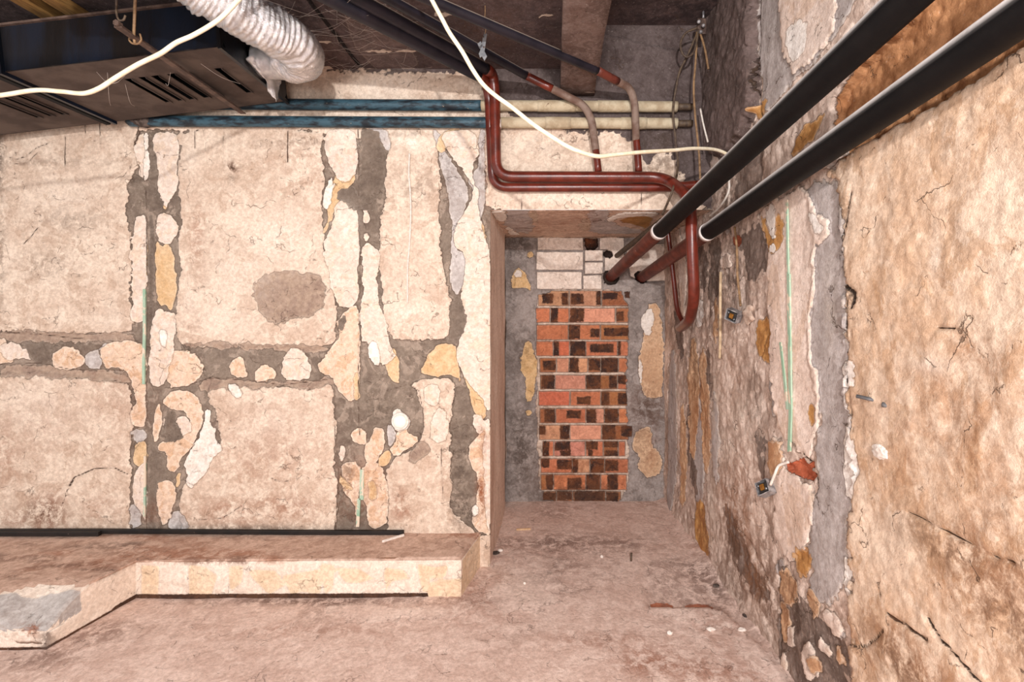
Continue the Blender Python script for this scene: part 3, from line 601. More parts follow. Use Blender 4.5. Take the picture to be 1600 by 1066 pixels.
structure(grid_mesh('wall_alcove', us, vs, lambda U_, V_: (U_, YB - H, V_), C_, m_back, colors={'brickcol': bc}))

# ================================================================ JAMB, SOFFIT
zero = lambda U_: np.zeros_like(U_)
us = np.linspace(YF - .004, YB + .02, 120); vs = np.linspace(-.02, ZS, 250); U, V = np.meshgrid(us, vs, indexing='ij')
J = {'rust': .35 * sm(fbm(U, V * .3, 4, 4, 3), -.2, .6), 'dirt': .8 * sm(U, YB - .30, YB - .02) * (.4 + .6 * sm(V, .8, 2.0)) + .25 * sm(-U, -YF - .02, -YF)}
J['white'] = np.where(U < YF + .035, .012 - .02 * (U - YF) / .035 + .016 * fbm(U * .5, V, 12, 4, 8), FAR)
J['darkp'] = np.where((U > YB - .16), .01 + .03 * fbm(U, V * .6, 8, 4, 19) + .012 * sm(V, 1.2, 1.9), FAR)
H = .006 * fbm(U, V * .5, 8, 5, 3) - .012 * sm(J['darkp'], -.005, .01); H = np.where(U < YF + .005, 0, H)
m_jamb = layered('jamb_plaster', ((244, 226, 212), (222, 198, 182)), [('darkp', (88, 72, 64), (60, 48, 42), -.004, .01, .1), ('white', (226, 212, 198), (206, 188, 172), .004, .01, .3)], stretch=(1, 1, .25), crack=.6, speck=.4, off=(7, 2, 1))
structure(grid_mesh('wall_alcove_left', us, vs, lambda U_, V_: (XJ + H, U_, V_), J, m_jamb))

us = np.linspace(XJ - .02, 1.08, 170); vs = np.linspace(YF - .004, YB + .02, 130); U, V = np.meshgrid(us, vs, indexing='ij'); SF = {}
S_WHITE = [[(765,329),(790,329),(793,342),(782,347),(772,338)], [(948,342),(960,335),(980,331),(1024,329),(1028,338),(985,337),(960,341),(955,347)], [(790,352),(805,362),(812,366),(796,366)]]
S_OCHRE = [[(965,346),(985,338),(1020,337),(1012,358),(995,352)]]
S_GREY = [[(790,328),(835,328),(832,365),(800,362),(788,348)], [(920,330),(955,328),(950,345),(975,355),(1005,360),(1000,366),(920,366),(922,345)]]
S_CREAM = [[(831,328),(842,330),(838,350),(830,345)], [(910,340),(925,345),(920,362),(905,355)]]
for k, (pl, jg) in {'white': (S_WHITE, .01), 'ochre': (S_OCHRE, .008), 'lgrey': (S_GREY, .016), 'cream': (S_CREAM, .02)}.items(): SF[k] = lay(U, V, pl, uv_soffit, jg, 40)
SF['rust'] = .4 * sm(fbm(U, V, 5, 4, 9), -.1, .6); SF['dirt'] = .9 * sm(V, YB - .12, YB) + .5 * sm(U, .55, .95)
H = .008 * fbm(U, V, 9, 5, 13) + .008 * sm(SF['white'], -.005, .01); H = np.where(V < YF + .004, 0, H)
m_sof = layered('soffit_plaster', ((224, 198, 178), (196, 168, 150)), [('lgrey', (204, 196, 193), (172, 164, 161), .006, .012, .4), ('cream', (206, 186, 166), (188, 166, 146), .004, .01, .3),
    ('ochre', (186, 140, 84), (160, 116, 66), .004, .006, .2), ('white', (242, 236, 228), (226, 216, 206), .01, .008, .4)], crack=.8, speck=.4, off=(2, 2, 5))
structure(grid_mesh('ceiling_alcove', us, vs, lambda U_, V_: (U_, V_, ZS - H), SF, m_sof, flip=True))

# ================================================================ FLOOR
us = np.linspace(-4.4, 1.35, 330); vs = np.linspace(-.9, 4.0, 290); U, V = np.meshgrid(us, vs, indexing='ij'); FL = {}
F_TR = [[(1014,946),(1075,948),(1130,952),(1150,972),(1200,1025),(1240,1080),(1420,1300),(1600,1300),(1330,1066),(1215,1000),(1105,880),(1050,868),(1000,880)]]
F_PALE = [[(1020,946),(1128,952),(1150,972),(1200,1025),(1228,1060),(1200,1062),(1140,985),(1100,962),(1030,958)], [(745,890),(800,860),(860,875),(880,930),(820,960),(750,940)], [(862,878),(880,876),(890,882),(875,886)], [(500,945),(700,945),(730,930),(745,950),(690,975),(560,970)]]
F_RED = [[(1019,938),(1040,936),(1052,942),(1045,948),(1022,946)], [(1070,938),(1105,938),(1118,946),(1078,948)]]
for k, (pl, jg) in {'trench': (F_TR, .008), 'pale': (F_PALE, .05), 'redb': (F_RED, .012)}.items(): FL[k] = lay(U, V, pl, uv_floor, jg, 70, 8, ch=0 if k == 'trench' else 1)
FL['dirt0'] = .45 * sm(FL['trench'], 0, .05)
FL['rust'] = .42 * sm(fbm(U, V, 2.3, 5, 51), 0.0, .55) + blobs(U, V, [(1020,1040,60,20,.5),(900,1000,60,12,.5),(1100,1050,60,20,.5),(500,985,200,10,.4)], uv_floor)
FL['dirt'] = FL.pop('dirt0') + .40 * sm(fbm(U, V, 3.4, 5, 58), .12, .6) + blobs(U, V, [(905,850,110,20,.6),(60,1030,60,10,.7),(500,940,220,5,.9),(960,900,40,10,.3),(1095,890,25,30,.5),(720,900,12,30,.5),(150,990,60,14,.6)], uv_floor)
H = .006 * fbm(U, V, 3, 5, 14) + .0025 * fbm(U, V, 22, 4, 15) - .024 * sm(FL['trench'], -.006, .010) * sm(-V, -2.95, -2.6) + .003 * sm(FL['pale'], -.02, .02)
rx = wall_x(V); H += .035 * sm(U - rx, -.10, .02)
m_floor = layered('floor_dusty_concrete', ((234, 210, 198), (214, 186, 173)), [('pale', (238, 216, 204), (222, 196, 184), .002, .05, 0), ('redb', (190, 122, 94), (164, 98, 74), -.004, .02, 0)],
    crack=.25, speck=.45, grit=.0022, rust=(164, 116, 94), dirt=(134, 110, 100), off=(4, 6, 1))
structure(grid_mesh('floor', us, vs, lambda U_, V_: (U_, V_, H), FL, m_floor))

# ================================================================ CEILING
us = np.linspace(-4.4, .06, 240); vs = np.linspace(-.9, YF + .03, 200); U, V = np.meshgrid(us, vs, indexing='ij'); CE = {}
C_WH = [[(664,19),(680,21),(705,22),(704,25),(672,24)], [(840,26),(850,21),(866,22),(866,25),(850,27)], [(487,107),(500,102),(518,106),(520,112),(490,112)], [(568,108),(652,108),(655,112),(568,113)], [(560,79),(650,80),(650,82),(560,81)], [(440,20),(488,19),(486,22),(450,23)], [(465,64),(520,66),(520,67),(465,66)]]
CE['white'] = lay(U, V, C_WH, uv_ceil, .012, 3)
CE['slab'] = lay(U, V, [[(505,-80),(566,108),(655,112),(642,70),(600,-80)]], uv_ceil, .004, 9)
CE['crk'] = np.maximum(.012 - np.abs(U + 1.15), np.maximum(.010 - np.abs(U + 2.35), FAR)); CE['crk'] = np.maximum(CE['crk'], FAR)
CE['rust'] = .4 * sm(fbm(U, V, 3, 4, 23), .1, .7); CE['dirt'] = .6 * sm(fbm(U, V, 2.2, 5, 29), 0, .6)
H = .006 * fbm(U, V, 4, 4, 33) - .02 * sm(CE['crk'], -.008, .004)
m_ceil = layered('ceiling_sooty_concrete', ((98, 82, 80), (72, 60, 60)), [('slab', (112, 96, 92), (90, 76, 74), .002, .004, .1), ('white', (206, 190, 176), (176, 156, 142), .003, .016, 0), ('crk', (40, 32, 32), (30, 24, 24), -.01, .006, 0)],
    crack=.5, speck=.4, rust=(104, 78, 66), dirt=(52, 44, 44), off=(9, 3, 2))
structure(grid_mesh('ceiling', us, vs, lambda U_, V_: (U_, V_, ZC - H), CE, m_ceil, flip=True))
us = np.linspace(.18, 1.3, 90); vs = np.linspace(-.9, YF + .03, 160); U, V = np.meshgrid(us, vs, indexing='ij')
CE2 = {'rust': .3 * sm(fbm(U, V, 3, 4, 63), .1, .7), 'dirt': .6 * sm(fbm(U, V, 2.2, 5, 69), 0, .6), 'white': lay(U, V, [[(.2, 2.3), (.75, 2.32), (.75, 2.335), (.2, 2.315)], [(.25, 1.9), (.5, 1.91), (.5, 1.925), (.25, 1.915)]], lambda a, b: (a, b), .01, 5), 'slab': np.full(U.shape, FAR), 'crk': np.full(U.shape, FAR)}
H = .006 * fbm(U, V, 4, 4, 35)
structure(grid_mesh('ceiling_recess', us, vs, lambda U_, V_: (U_, V_, ZC2 - H), CE2, m_ceil, flip=True))
# ceiling beam running from the front wall towards the viewer
def bisected(bm, steps):
    for ax, st in enumerate(steps):
        if not st: continue
        cs = [v.co[ax] for v in bm.verts]; lo, hi = min(cs), max(cs); nn = int((hi - lo) / st); nv = Vector([1 if i == ax else 0 for i in range(3)])
        for k in range(1, nn + 1):
            c = Vector((0, 0, 0)); c[ax] = lo + (hi - lo) * k / (nn + 1)
            bmesh.ops.bisect_plane(bm, geom=bm.verts[:] + bm.edges[:] + bm.faces[:], plane_co=c, plane_no=nv)
    return bm
def wobble(bm, amp, scale, seed):
    bm.normal_update(); co = np.array([v.co for v in bm.verts])
    d = fbm(co[:, 0] + co[:, 2] * 1.7, co[:, 1] - co[:, 2] * .9, scale, 4, seed) * amp
    for v, k in zip(bm.verts, d): v.co += v.normal * float(k)
def set_attrs(o, d):
    for k, a_ in d.items():
        at = o.data.attributes.new(k, 'FLOAT', 'POINT'); at.data.foreach_set('value', np.asarray(a_, np.float32).ravel())
def vco(o):
    c = np.empty(len(o.data.vertices) * 3, np.float32); o.data.vertices.foreach_get('co', c); return c.reshape(-1, 3)
bb = bisected(box_bm((.14, 1.0, 2.99), .20, 3.78, .34), (.05, .05, .05)); wobble(bb, .006, 7, 3)
m_beam = layered('beam_sooty_concrete', ((128, 110, 104), (98, 82, 78)), [('white', (212, 196, 182), (180, 160, 146), .003, .016, 0)], crack=.5, speck=.4, rust=(120, 92, 78), dirt=(66, 56, 54), off=(3, 3, 3))
o = structure(obj('trim_1', bb, m_beam)); c = vco(o)
wl = np.full(len(c), FAR); wl = np.where((c[:, 2] < 2.84), np.minimum(.02, .012 - np.abs(c[:, 1] - 2.83)) + .02 * fbm(c[:, 0], c[:, 1], 14, 3, 5), wl)
set_attrs(o, {'white': wl, 'rust': .3 * np.ones(len(c)), 'dirt': .5 * sm(fbm(c[:, 0], c[:, 1], 4, 4, 7), 0, .5)})

# ================================================================ RAISED LEDGE
LZ = .206
fp = [(-4.4, YF + .02), (-4.4, 2.175), (-2.285, 2.175), (-2.22, 2.57), (-.495, 2.585), (-.435, YF + .02)]
bm = prism_bm([Vector((x, y, -.02)) for x, y in fp], 2, (0, 0, LZ + .02))
bmesh.ops.bevel(bm, geom=[e for e in bm.edges if e.verts[0].co.z > .1 and e.verts[1].co.z > .1 and min(e.verts[0].co.y, e.verts[1].co.y) < 2.8], offset=.008, segments=2, affect='EDGES')
bisected(bm, (.020, .020, .018)); wobble(bm, .005, 9, 5)
co_ = np.array([v.co for v in bm.verts]); nz_ = fbm(co_[:, 0], co_[:, 1], 16, 4, 44); nz2 = fbm(co_[:, 0] + co_[:, 2], co_[:, 1], 5, 3, 47)
for v, k1, k2 in zip(bm.verts, nz_, nz2):                  # broken outer corner at the left
    d = math.hypot((v.co.x + 2.36) * .55, v.co.y - 2.13) + .05 * k2
    if v.co.z > .08:
        v.co.z -= float(sm(np.array(.25 - d), 0, .22)) * (.105 + .02 * k1) * min(1, (v.co.z - .08) / .05)
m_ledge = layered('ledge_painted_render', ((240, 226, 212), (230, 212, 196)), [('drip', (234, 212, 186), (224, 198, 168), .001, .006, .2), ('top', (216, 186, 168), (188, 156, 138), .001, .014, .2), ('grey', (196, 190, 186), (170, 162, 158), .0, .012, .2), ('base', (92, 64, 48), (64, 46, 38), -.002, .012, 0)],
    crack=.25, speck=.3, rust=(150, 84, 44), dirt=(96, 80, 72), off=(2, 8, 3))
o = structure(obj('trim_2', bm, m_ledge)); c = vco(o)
X_, Y_, Z_ = c[:, 0], c[:, 1], c[:, 2]; n_ = fbm(X_, Y_, 7, 4, 12)
front = (Z_ < LZ - .012) & (Y_ < 2.63) & (Y_ > 2.5) & (X_ > -2.24)
uvl = lambda px, py: ((px - CX) / F * 2.575, CZ - (py - CY) / F * 2.575)
L_DR = [[(222,882),(250,884),(248,930),(222,930)], [(295,882),(322,886),(340,900),(330,932),(296,930)], [(357,885),(380,884),(378,910),(360,925)], [(385,890),(430,892),(445,915),(420,930),(395,905)], [(500,880),(522,885),(520,920),(508,930),(502,905)], [(525,888),(560,890),(585,905),(562,912),(540,912),(530,900)], [(600,888),(630,892),(640,905),(610,910),(604,930),(600,905)], [(650,882),(680,888),(700,884),(695,905),(672,905),(660,930),(655,905)], [(665,912),(720,905),(720,940),(668,935)],[(440,900),(500,890),(500,930),(470,925),(455,932)]]
dr = np.full(len(c), FAR)
tmp = dr[front]
for pl in L_DR: poly_sdf(X_[front], Z_[front], [uvl(*q) for q in pl], tmp)
dr[front] = tmp
side = (X_ > -.50) & (Z_ < LZ - .01) & (Y_ > 2.60); dr = np.where(side, .02, dr)
set_attrs(o, {'drip': dr, 'top': np.where(Z_ > LZ - .012, .014 + .008 * n_, FAR), 'grey': np.where(Z_ > .085, np.clip(.19 - np.hypot((X_ + 2.36) * .55, Y_ - 2.13) + .05 * n_, FAR, .03), FAR),
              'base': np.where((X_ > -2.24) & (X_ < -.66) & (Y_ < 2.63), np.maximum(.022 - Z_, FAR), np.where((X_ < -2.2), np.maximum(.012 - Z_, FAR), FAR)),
              'rust': .5 * sm(fbm(X_ * .6, Y_ * 2, 4, 4, 17), .0, .5) * (Z_ > LZ - .02) + .8 * np.exp(-((X_ + 2.36) / .05) ** 2 - ((Z_ - .09) / .04) ** 2) * (Y_ < 2.2),
              'dirt': .8 * np.exp(-((X_ + 2.285) / .03) ** 2 - ((Y_ - 2.175) / .035) ** 2) + .55 * sm(fbm(X_ * .7, Y_ * 3, 4, 4, 27), .05, .5) * (Z_ > LZ - .02) * (X_ < -1.6)})

# green profile strips fixed on the walls
def strip(name, pts, wpx, uvf, to3, th=.006):
    bm = bmesh.new(); L = [];
    for (px, py) in pts:
        a_ = to3(*uvf(px - wpx / 2, py)); b_ = to3(*uvf(px + wpx / 2, py)); L.append((a_, b_))
    nrm = (L[0][1] - L[0][0]).cross(L[1][0] - L[0][0]).normalized() * th
    if nrm.y > 0 and abs(nrm.y) > abs(nrm.x): nrm = -nrm
    if nrm.x > 0 and abs(nrm.x) > abs(nrm.y): nrm = -nrm
    vs_ = [[bm.verts.new(p) for p in (a_, b_, b_ + nrm, a_ + nrm)] for a_, b_ in L]
    for r0, r1 in zip(vs_[:-1], vs_[1:]):
        for k in range(4): bm.faces.new((r0[k], r0[(k + 1) % 4], r1[(k + 1) % 4], r1[k]))
    bm.faces.new(vs_[0]); bm.faces.new(vs_[-1][::-1])
    return structure(obj(name, bm, M['green'], None, False))
f3 = lambda x, z: Vector((x, YF - .006, z)); r3 = lambda y, z: Vector((wall_x(y) - .014, y, z))
strip('trim_3', [(228,452),(228,520),(227,560),(227,600)], 4, uv_front, f3, .008); strip('trim_4', [(229,712),(229,760),(228,806)], 3, uv_front, f3, .008)
strip('trim_5', [(567,733),(566,780)], 6, uv_front, f3, .008); strip('trim_6', [(562,778),(560,822)], 5, uv_front, f3, .008)
strip('trim_7', [(1236,312),(1237,370),(1238,432)], 2.5, uv_right, r3, .006); strip('trim_8', [(1239,428),(1240,500),(1241,560),(1242,640),(1240,706)], 4, uv_right, r3, .007); strip('trim_9', [(1226,535),(1232,590),(1237,640)], 3, uv_right, r3, .006)

# ================================================================ DUCT
def duct():
    root = thing('air_duct', 'black sheet metal air duct with slotted underside hung below the ceiling', 'duct')
    A0 = Vector((-1.525, 2.22, 2.742)); Lv = Vector((-.993, -.008, -.121)).normalized(); Dv = Vector((-.03, 1, .015)).normalized(); Hv = Vector((-.12, 0, .993)).normalized()
    at = lambda l, d, h: A0 + Lv * l + Dv * d + Hv * h
    LEN, DEP, HT, jt = 2.6, .585, .212, 1.0
    def slab(l0, l1, d0, d1, h0, h1, bm=None):
        bm = bm or bmesh.new(); v = [bm.verts.new(at(l, d, h)) for h in (h0, h1) for d in (d0, d1) for l in (l0, l1)]
        for q in ((0,1,3,2),(4,6,7,5),(0,4,5,1),(2,3,7,6),(0,2,6,4),(1,5,7,3)): bm.faces.new([v[i] for i in q])
        return bm
    e = .004
    add_dust_highlight(part('front_panel', slab(0, LEN, 0, e, 0, HT), M['duct'], root, False), .5)
    part('top_lip', slab(0, LEN, -.012, 0, HT - .006, HT + .004), M['old_steel'], root, False); add_dust_highlight(root.children[-1], .6)
    part('rear_panel', slab(0, LEN, DEP - e, DEP, 0, HT), M['duct_in'], root, False)
    add_dust_highlight(part('top_panel', slab(0, LEN, 0, DEP, HT - e, HT), M['duct'], root, False), .8)
    # end panel with a round mouth for the hose
    bm = bmesh.new(); seg = 32; ring = []; outer = []
    for k in range(seg):
        a_ = 2 * math.pi * k / seg; ca, sa = math.cos(a_), math.sin(a_); ring.append(bm.verts.new(at(0, DEP * .5 + .09 * ca, HT * .5 + .09 * sa)))
        s_ = min((DEP * .5) / max(abs(ca), 1e-6), (HT * .5) / max(abs(sa), 1e-6)); outer.append(bm.verts.new(at(0, DEP * .5 + s_ * ca, HT * .5 + s_ * sa)))
    for k in range(seg): bm.faces.new((ring[k], ring[(k + 1) % seg], outer[(k + 1) % seg], outer[k]))
    part('end_panel', bm, M['duct'], root, False)
    # underside with real slots
    slots = [(.56, .036), (.49, .036), (.425, .040), (.345, .040), (.275, .040), (.115, .036), (1.13, .036), (1.20, .036), (1.27, .036)]
    slots.sort(); bm = bmesh.new(); cur = 0; s0, s1 = .17, .44
    for l, wd in slots:
        slab(cur, l, 0, DEP, 0, e, bm); slab(l, l + wd, 0, s0, 0, e, bm); slab(l, l + wd, s1, DEP, 0, e, bm); cur = l + wd
    slab(cur, LEN, 0, DEP, 0, e, bm); part('slotted_underside', bm, M['duct_under'], root, False)
    for l, wd in slots:
        fb = bmesh.new(); v = [fb.verts.new(at(l + a_, d, h)) for d in (s0, s1) for a_, h in ((0, 0), (-.006, -.010), (-.004, -.011), (.002, 0))]
        for q in ((0,1,5,4),(1,2,6,5),(2,3,7,6),(3,0,4,7),(0,3,2,1),(4,5,6,7)): fb.faces.new([v[i] for i in q])
        part('louvre', fb, M['duct_under'], root, False)
    for l in (0.0, jt):
        bm = slab(l - .008, l + .008, -.018, .0, -.018, HT + .018); slab(l - .008, l + .008, 0, DEP, -.018, 0, bm)
        part('flange', bm, M['duct'], root, False)
    for l in (.98,):
        part('cross_rib', slab(l + .05, l + .075, 0, DEP, -.014, 0), M['duct_in'], root, False)
    return root
duct()

# flexible foil hose into the duct end
hp = densify(catmull([(-1.78, 1.55, 2.86), (-1.50, 1.86, 2.85), (-1.335, 2.08, 2.80), (-1.23, 2.27, 2.79), (-1.27, 2.43, 2.80), (-1.40, 2.50, 2.822), (-1.52, 2.515, 2.836)], 16), .004)
root = thing('flexible_hose', 'silver crumpled foil hose curling into the end of the black duct', 'hose')
n_h = len(hp)
bm = bmesh.new(); seg = 44; rings = []; nrm = Vector((0, 0, 1))
for i in range(n_h):
    t = (hp[min(i + 1, n_h - 1)] - hp[max(i - 1, 0)]).normalized(); nrm = (nrm - t * nrm.dot(t)).normalized(); bn = t.cross(nrm); ring = []
    for k in range(seg):
        a_ = 2 * math.pi * k / seg
        cr = float(fbm(np.array([i * .05 + math.cos(a_) * .8]), np.array([math.sin(a_) * .8 + i * .01]), 2.2, 3, 5)[0])
        r = .098 + .0030 * math.sin(i * 1.45 + 1.1 * math.sin(a_ * 2)) + .016 * cr + .0035 * float(vnoise(np.array([i * .55]), np.array([a_ * 4]), 3)[0])
        if i > n_h - 24: r = min(r, .088)
        ring.append(bm.verts.new(hp[i] + (nrm * math.cos(a_) + bn * math.sin(a_)) * r))
    rings.append(ring)
for i in range(n_h - 1):
    for k in range(seg): bm.faces.new((rings[i][k], rings[i][(k + 1) % seg], rings[i + 1][(k + 1) % seg], rings[i + 1][k]))
part('ribbed_foil', bm, M['foil'], root)
bm = bmesh.new()                                            # torn foil skirt hanging at the joint
pts_t = [(-1.535, 2.40, 2.78), (-1.49, 2.46, 2.745), (-1.50, 2.52, 2.73), (-1.51, 2.57, 2.70), (-1.505, 2.62, 2.665), (-1.51, 2.66, 2.72), (-1.51, 2.65, 2.78)]
top_t = [(-1.50, 2.40 + .045 * k, 2.80) for k in range(7)]
va = [bm.verts.new(p) for p in top_t]; vb = [bm.verts.new((p[0] + .006 * (-1) ** i, p[1], p[2])) for i, p in enumerate(pts_t)]
for i in range(6): bm.faces.new((va[i], va[i + 1], vb[i + 1], vb[i]))
bmesh.ops.subdivide_edges(bm, edges=bm.edges[:], cuts=3, use_grid_fill=True)
for v in bm.verts: v.co.x += random.uniform(-.006, .006)
sk = part('torn_foil_skirt', bm, M['foil'], root); md = sk.modifiers.new('thickness', 'SOLIDIFY'); md.thickness = .0015

# support bar under the duct, strap and hook
root = thing('support_bar', 'rusty steel angle bar carrying the duct from below', 'bar')
bm = bmesh.new(); a0, a1 = Vector((-1.763, 1.955, 2.685)), Vector((-1.792, 2.79, 2.685))
dx = (a1 - a0).normalized(); sx = Vector((1, 0, 0))
prof = [(-.016, 0), (.016, 0), (.016, .004), (-.012, .004), (-.012, .030), (-.016, .030)]
va = [bm.verts.new(a0 + sx * p + Vector((0, 0, q - .014))) for p, q in prof]; vb = [bm.verts.new(a1 + sx * p + Vector((0, 0, q - .014))) for p, q in prof]
for i in range(6): bm.faces.new((va[i], va[(i + 1) % 6], vb[(i + 1) % 6], vb[i]))
bm.faces.new(va); bm.faces.new(vb[::-1]); add_dust_highlight(part('angle_bar', bm, M['old_steel'], root, False), .6)
part('end_nut', tube_bm([Vector((-1.763, 1.945, 2.685)), Vector((-1.763, 1.965, 2.685))], .013, 6), M['old_steel'], root, False)
root = thing('hanger_rod', 'thin rusty hanger rod dropping from the ceiling to the bar below the duct', 'rod')
part('rod', tube_bm(densify(smooth_path([P(213, -105, 1.84), P(212, -20, 2.0), P(209, 57, 2.04), (-1.775, 2.05, 2.655)], .03), .03), .0055, 8), M['wire_tan'], root)
part('loop', tube_bm(catmull([(-1.775, 2.05, 2.70), (-1.80, 2.05, 2.68), (-1.79, 2.05, 2.662), (-1.765, 2.05, 2.658), (-1.75, 2.05, 2.675), (-1.755, 2.05, 2.70)], 6), .004, 6), M['wire_tan'], root)
tag(obj('wire_hook', tube_bm(catmull([P(183, -112, 1.84), P(183, -60, 1.92), P(182, 0, 2.0), P(182, 20, 2.0), P(186, 31, 2.0), P(193, 31, 2.0), P(196, 24, 2.0)], 6), .004, 8), M['wire_dark']), 'bent wire hook hanging free from the ceiling in front of the duct', 'hook')
bt = [(-2.42, 'left'), (-2.28, 'right')]
for i, (x, s_) in enumerate(bt):
    bm = bisected(box_bm((x, 1.55, 2.952), .062, 2.6, .05, bev=.004), (0, .1, 0)); wobble(bm, .003, 6, i)
    tag(obj('wooden_batten', bm, M['wood'], None, False), 'yellowish wooden batten on the ceiling above the duct, %s one of the two' % ('the outer left' if s_ == 'left' else 'the inner right'), 'batten', 'battens above the duct')

# ================================================================ PIPES
def pipe(root, name, pts, r, mat, fillet=.06, dust_highlight=.8, seg=20, rf=None):
    path = densify(smooth_path(pts, fillet), .025); o_ = part(name, tube_bm(path, r, seg, rf), mat, root)
    if dust_highlight: add_dust_highlight(o_, dust_highlight, *((.05, .75) if mat is M['dark_pipe'] else (.48, .93)))  # wider painted highlight on the dark ceiling pipes
    return o_
# blue wall pipes
for (py0, py1, x0, xs, lab) in ((163, 167, 330, 752, 'upper blue painted pipe along the wall, turning beige behind the red riser'), (190, 193, 203, 765, 'lower blue painted pipe along the wall with flaking patches, starting in a cement end')):
    root = thing('wall_pipe', lab, 'pipe', None)
    Yp = 2.853; f_ = lambda x: py0 + (py1 - py0) * (x - 400) / 660
    pipe(root, 'blue_section', [P(x0, f_(x0), Yp), P(xs, f_(xs), Yp)], .032, M['blue_pipe'], dust_highlight=.55)
    pipe(root, 'beige_section', [P(xs, f_(xs), Yp), P(1030, f_(1030), Yp), P(1058, f_(1058), Yp)], .031, M['beige_pipe'], dust_highlight=.5)
    for xc in ((840, 934) if py0 < 170 else (852, 970)):
        pipe(root, 'sleeve_joint', [P(xc, f_(xc), Yp), P(xc + (60 if py0 < 170 else 40), f_(xc + 50), Yp)], .0335, M['beige_pipe'], dust_highlight=.5)
    pipe(root, 'bare_end', [P(1058, f_(1058), Yp), P(1082, f_(1080), Yp)], .020, M['wire_dark'], dust_highlight=0)
    if py0 > 170:
        bm = bmesh.new(); bmesh.ops.create_icosphere(bm, subdivisions=3, radius=1)
        for v in bm.verts: v.co = Vector((v.co.x * .10, v.co.y * .038, v.co.z * .036)) + P(222, 189, Yp)
        wobble(bm, .01, 25, 3); part('cement_end', bm, M['cement'], root)

zl = lambda px, py, z: P(px, py, (z - CZ) * F / (CY - py))
# riser pair: black along the ceiling, red down the wall
root = thing('heating_pipe', 'thick black pipe turning red at the front wall and bending down by the right wall', 'pipe')
c0, c1 = zl(470, -50, 2.90), zl(760, 108, 2.88)
pipe(root, 'black_section', [c0, c1], .031, M['dark_pipe'], dust_highlight=.9)
pipe(root, 'red_section', [c1, P(770, 116, 2.77), P(773, 150, 2.80), P(775, 276, 2.82), P(1040, 277, 2.80), P(1079, 310, 2.64), P(1081, 380, 2.62), P(1085, 465, 2.66), P(1078, 500, 2.86), P(1064, 512, 3.24), P(1062, 512, 3.36)], .0315, M['red_pipe'], .10, .30)
pipe(root, 'clip', [P(774, 188, 2.815), P(774, 200, 2.815)], .035, M['white_ring'], dust_highlight=0)
root = thing('heating_pipe', 'second black and red pipe running close behind and below the thick one over the alcove', 'pipe')
c0, c1 = zl(425, -50, 2.87), zl(748, 118, 2.85)
pipe(root, 'black_section', [c0, c1], .033, M['dark_pipe'], dust_highlight=.5)
pipe(root, 'red_section', [c1, P(757, 124, 2.755), P(764, 150, 2.82), P(770, 293, 2.855), P(1040, 293, 2.855), P(1112, 287, 2.855)], .027, M['red_pipe'], .09, .25)
root = thing('branch_pipe', 'left of the two branch pipes, black then rusty, dropping onto the red pipe', 'pipe', None)
a0, a1, a2 = zl(530, -45, 2.88), zl(822, 118, 2.865), P(912, 164, 2.80)
pipe(root, 'black_section', [a0, a1], .023, M['dark_pipe'], dust_highlight=.9)
pipe(root, 'rusty_section', [a1, a1.lerp(a2, .45)], .022, M['red_pipe'], dust_highlight=.7)
pipe(root, 'dusty_section', [a1.lerp(a2, .45), a2, P(924, 185, 2.80), P(931, 235, 2.80)], .022, M['grey_pipe'], .07, .8)
pipe(root, 'red_stub', [P(931, 235, 2.80), P(935, 268, 2.80)], .021, M['red_pipe'], dust_highlight=.2)
root = thing('branch_pipe', 'right of the two branch pipes, nearest the ceiling beam, dropping onto the red pipe', 'pipe', None)
a0, a1, a2 = zl(560, -48, 2.83), zl(933, 110, 2.815), P(985, 138, 2.76)
pipe(root, 'black_section', [a0, a1], .022, M['dark_pipe'], dust_highlight=.95)
pipe(root, 'rusty_section', [a1, a1.lerp(a2, .6)], .0215, M['rust_pipe'], dust_highlight=.8)
pipe(root, 'dusty_section', [a1.lerp(a2, .6), a2, P(992, 162, 2.78), P(994, 220, 2.80)], .0215, M['grey_pipe'], .06, .8)
pipe(root, 'red_stub', [P(994, 215, 2.80), P(998, 268, 2.80)], .021, M['red_pipe'], dust_highlight=.2)
# two big black pipes
def lerp3(a_, b_, t): return Vector(a_).lerp(Vector(b_), t)
def big(far, near, Yr, lab):
    root = thing('sewer_pipe', lab, 'pipe')
    far, near = Vector(far), Vector(near); d = near - far
    yq = lambda Y: far + d * ((Y - far.y) / d.y)
    pipe(root, 'black_section', [yq(Yr), yq(-.6)], .0455, M['black_pipe'], dust_highlight=1.0, seg=32)
    pipe(root, 'rust_red_section', [yq(YB + .06), yq(Yr)], .0445, M['rust_pipe'], dust_highlight=.55, seg=28)
    pipe(root, 'white_collar', [yq(Yr + .025), yq(Yr - .012)], .0485, M['white_ring'], dust_highlight=0, seg=28)
    return yq
big((.475, YB, 1.835), (.84, 1.15, 2.254), 2.83, 'upper black sewer pipe with white collar, nearer the room, running into the alcove wall')
big((.728, YB, 1.825), (.968, 1.0, 2.125), 2.62, 'lower black sewer pipe with white collar, hugging the right wall')
tag(obj('thin_pipe', tube_bm(densify([P(962, 401, YB + .02), P(1034, 345, 2.98)], .03), .020, 16), M['wire_dark']), 'thin dark pipe just above the upper sewer pipe inside the alcove', 'pipe')
add_dust_highlight(bpy.data.objects['thin_pipe'], 0)
o = tag(obj('drain_pipe', tube_bm(densify(smooth_path([P(1042, 352, 3.30), P(1047, 390, 3.30), P(1053, 440, 3.30), P(1058, 485, 3.32), P(1068, 506, 3.36)], .06), .02), .0165, 14), M['red_pipe']), 'thin red pipe dropping beside the thick red one at the right wall', 'pipe'); add_dust_highlight(o, .2)

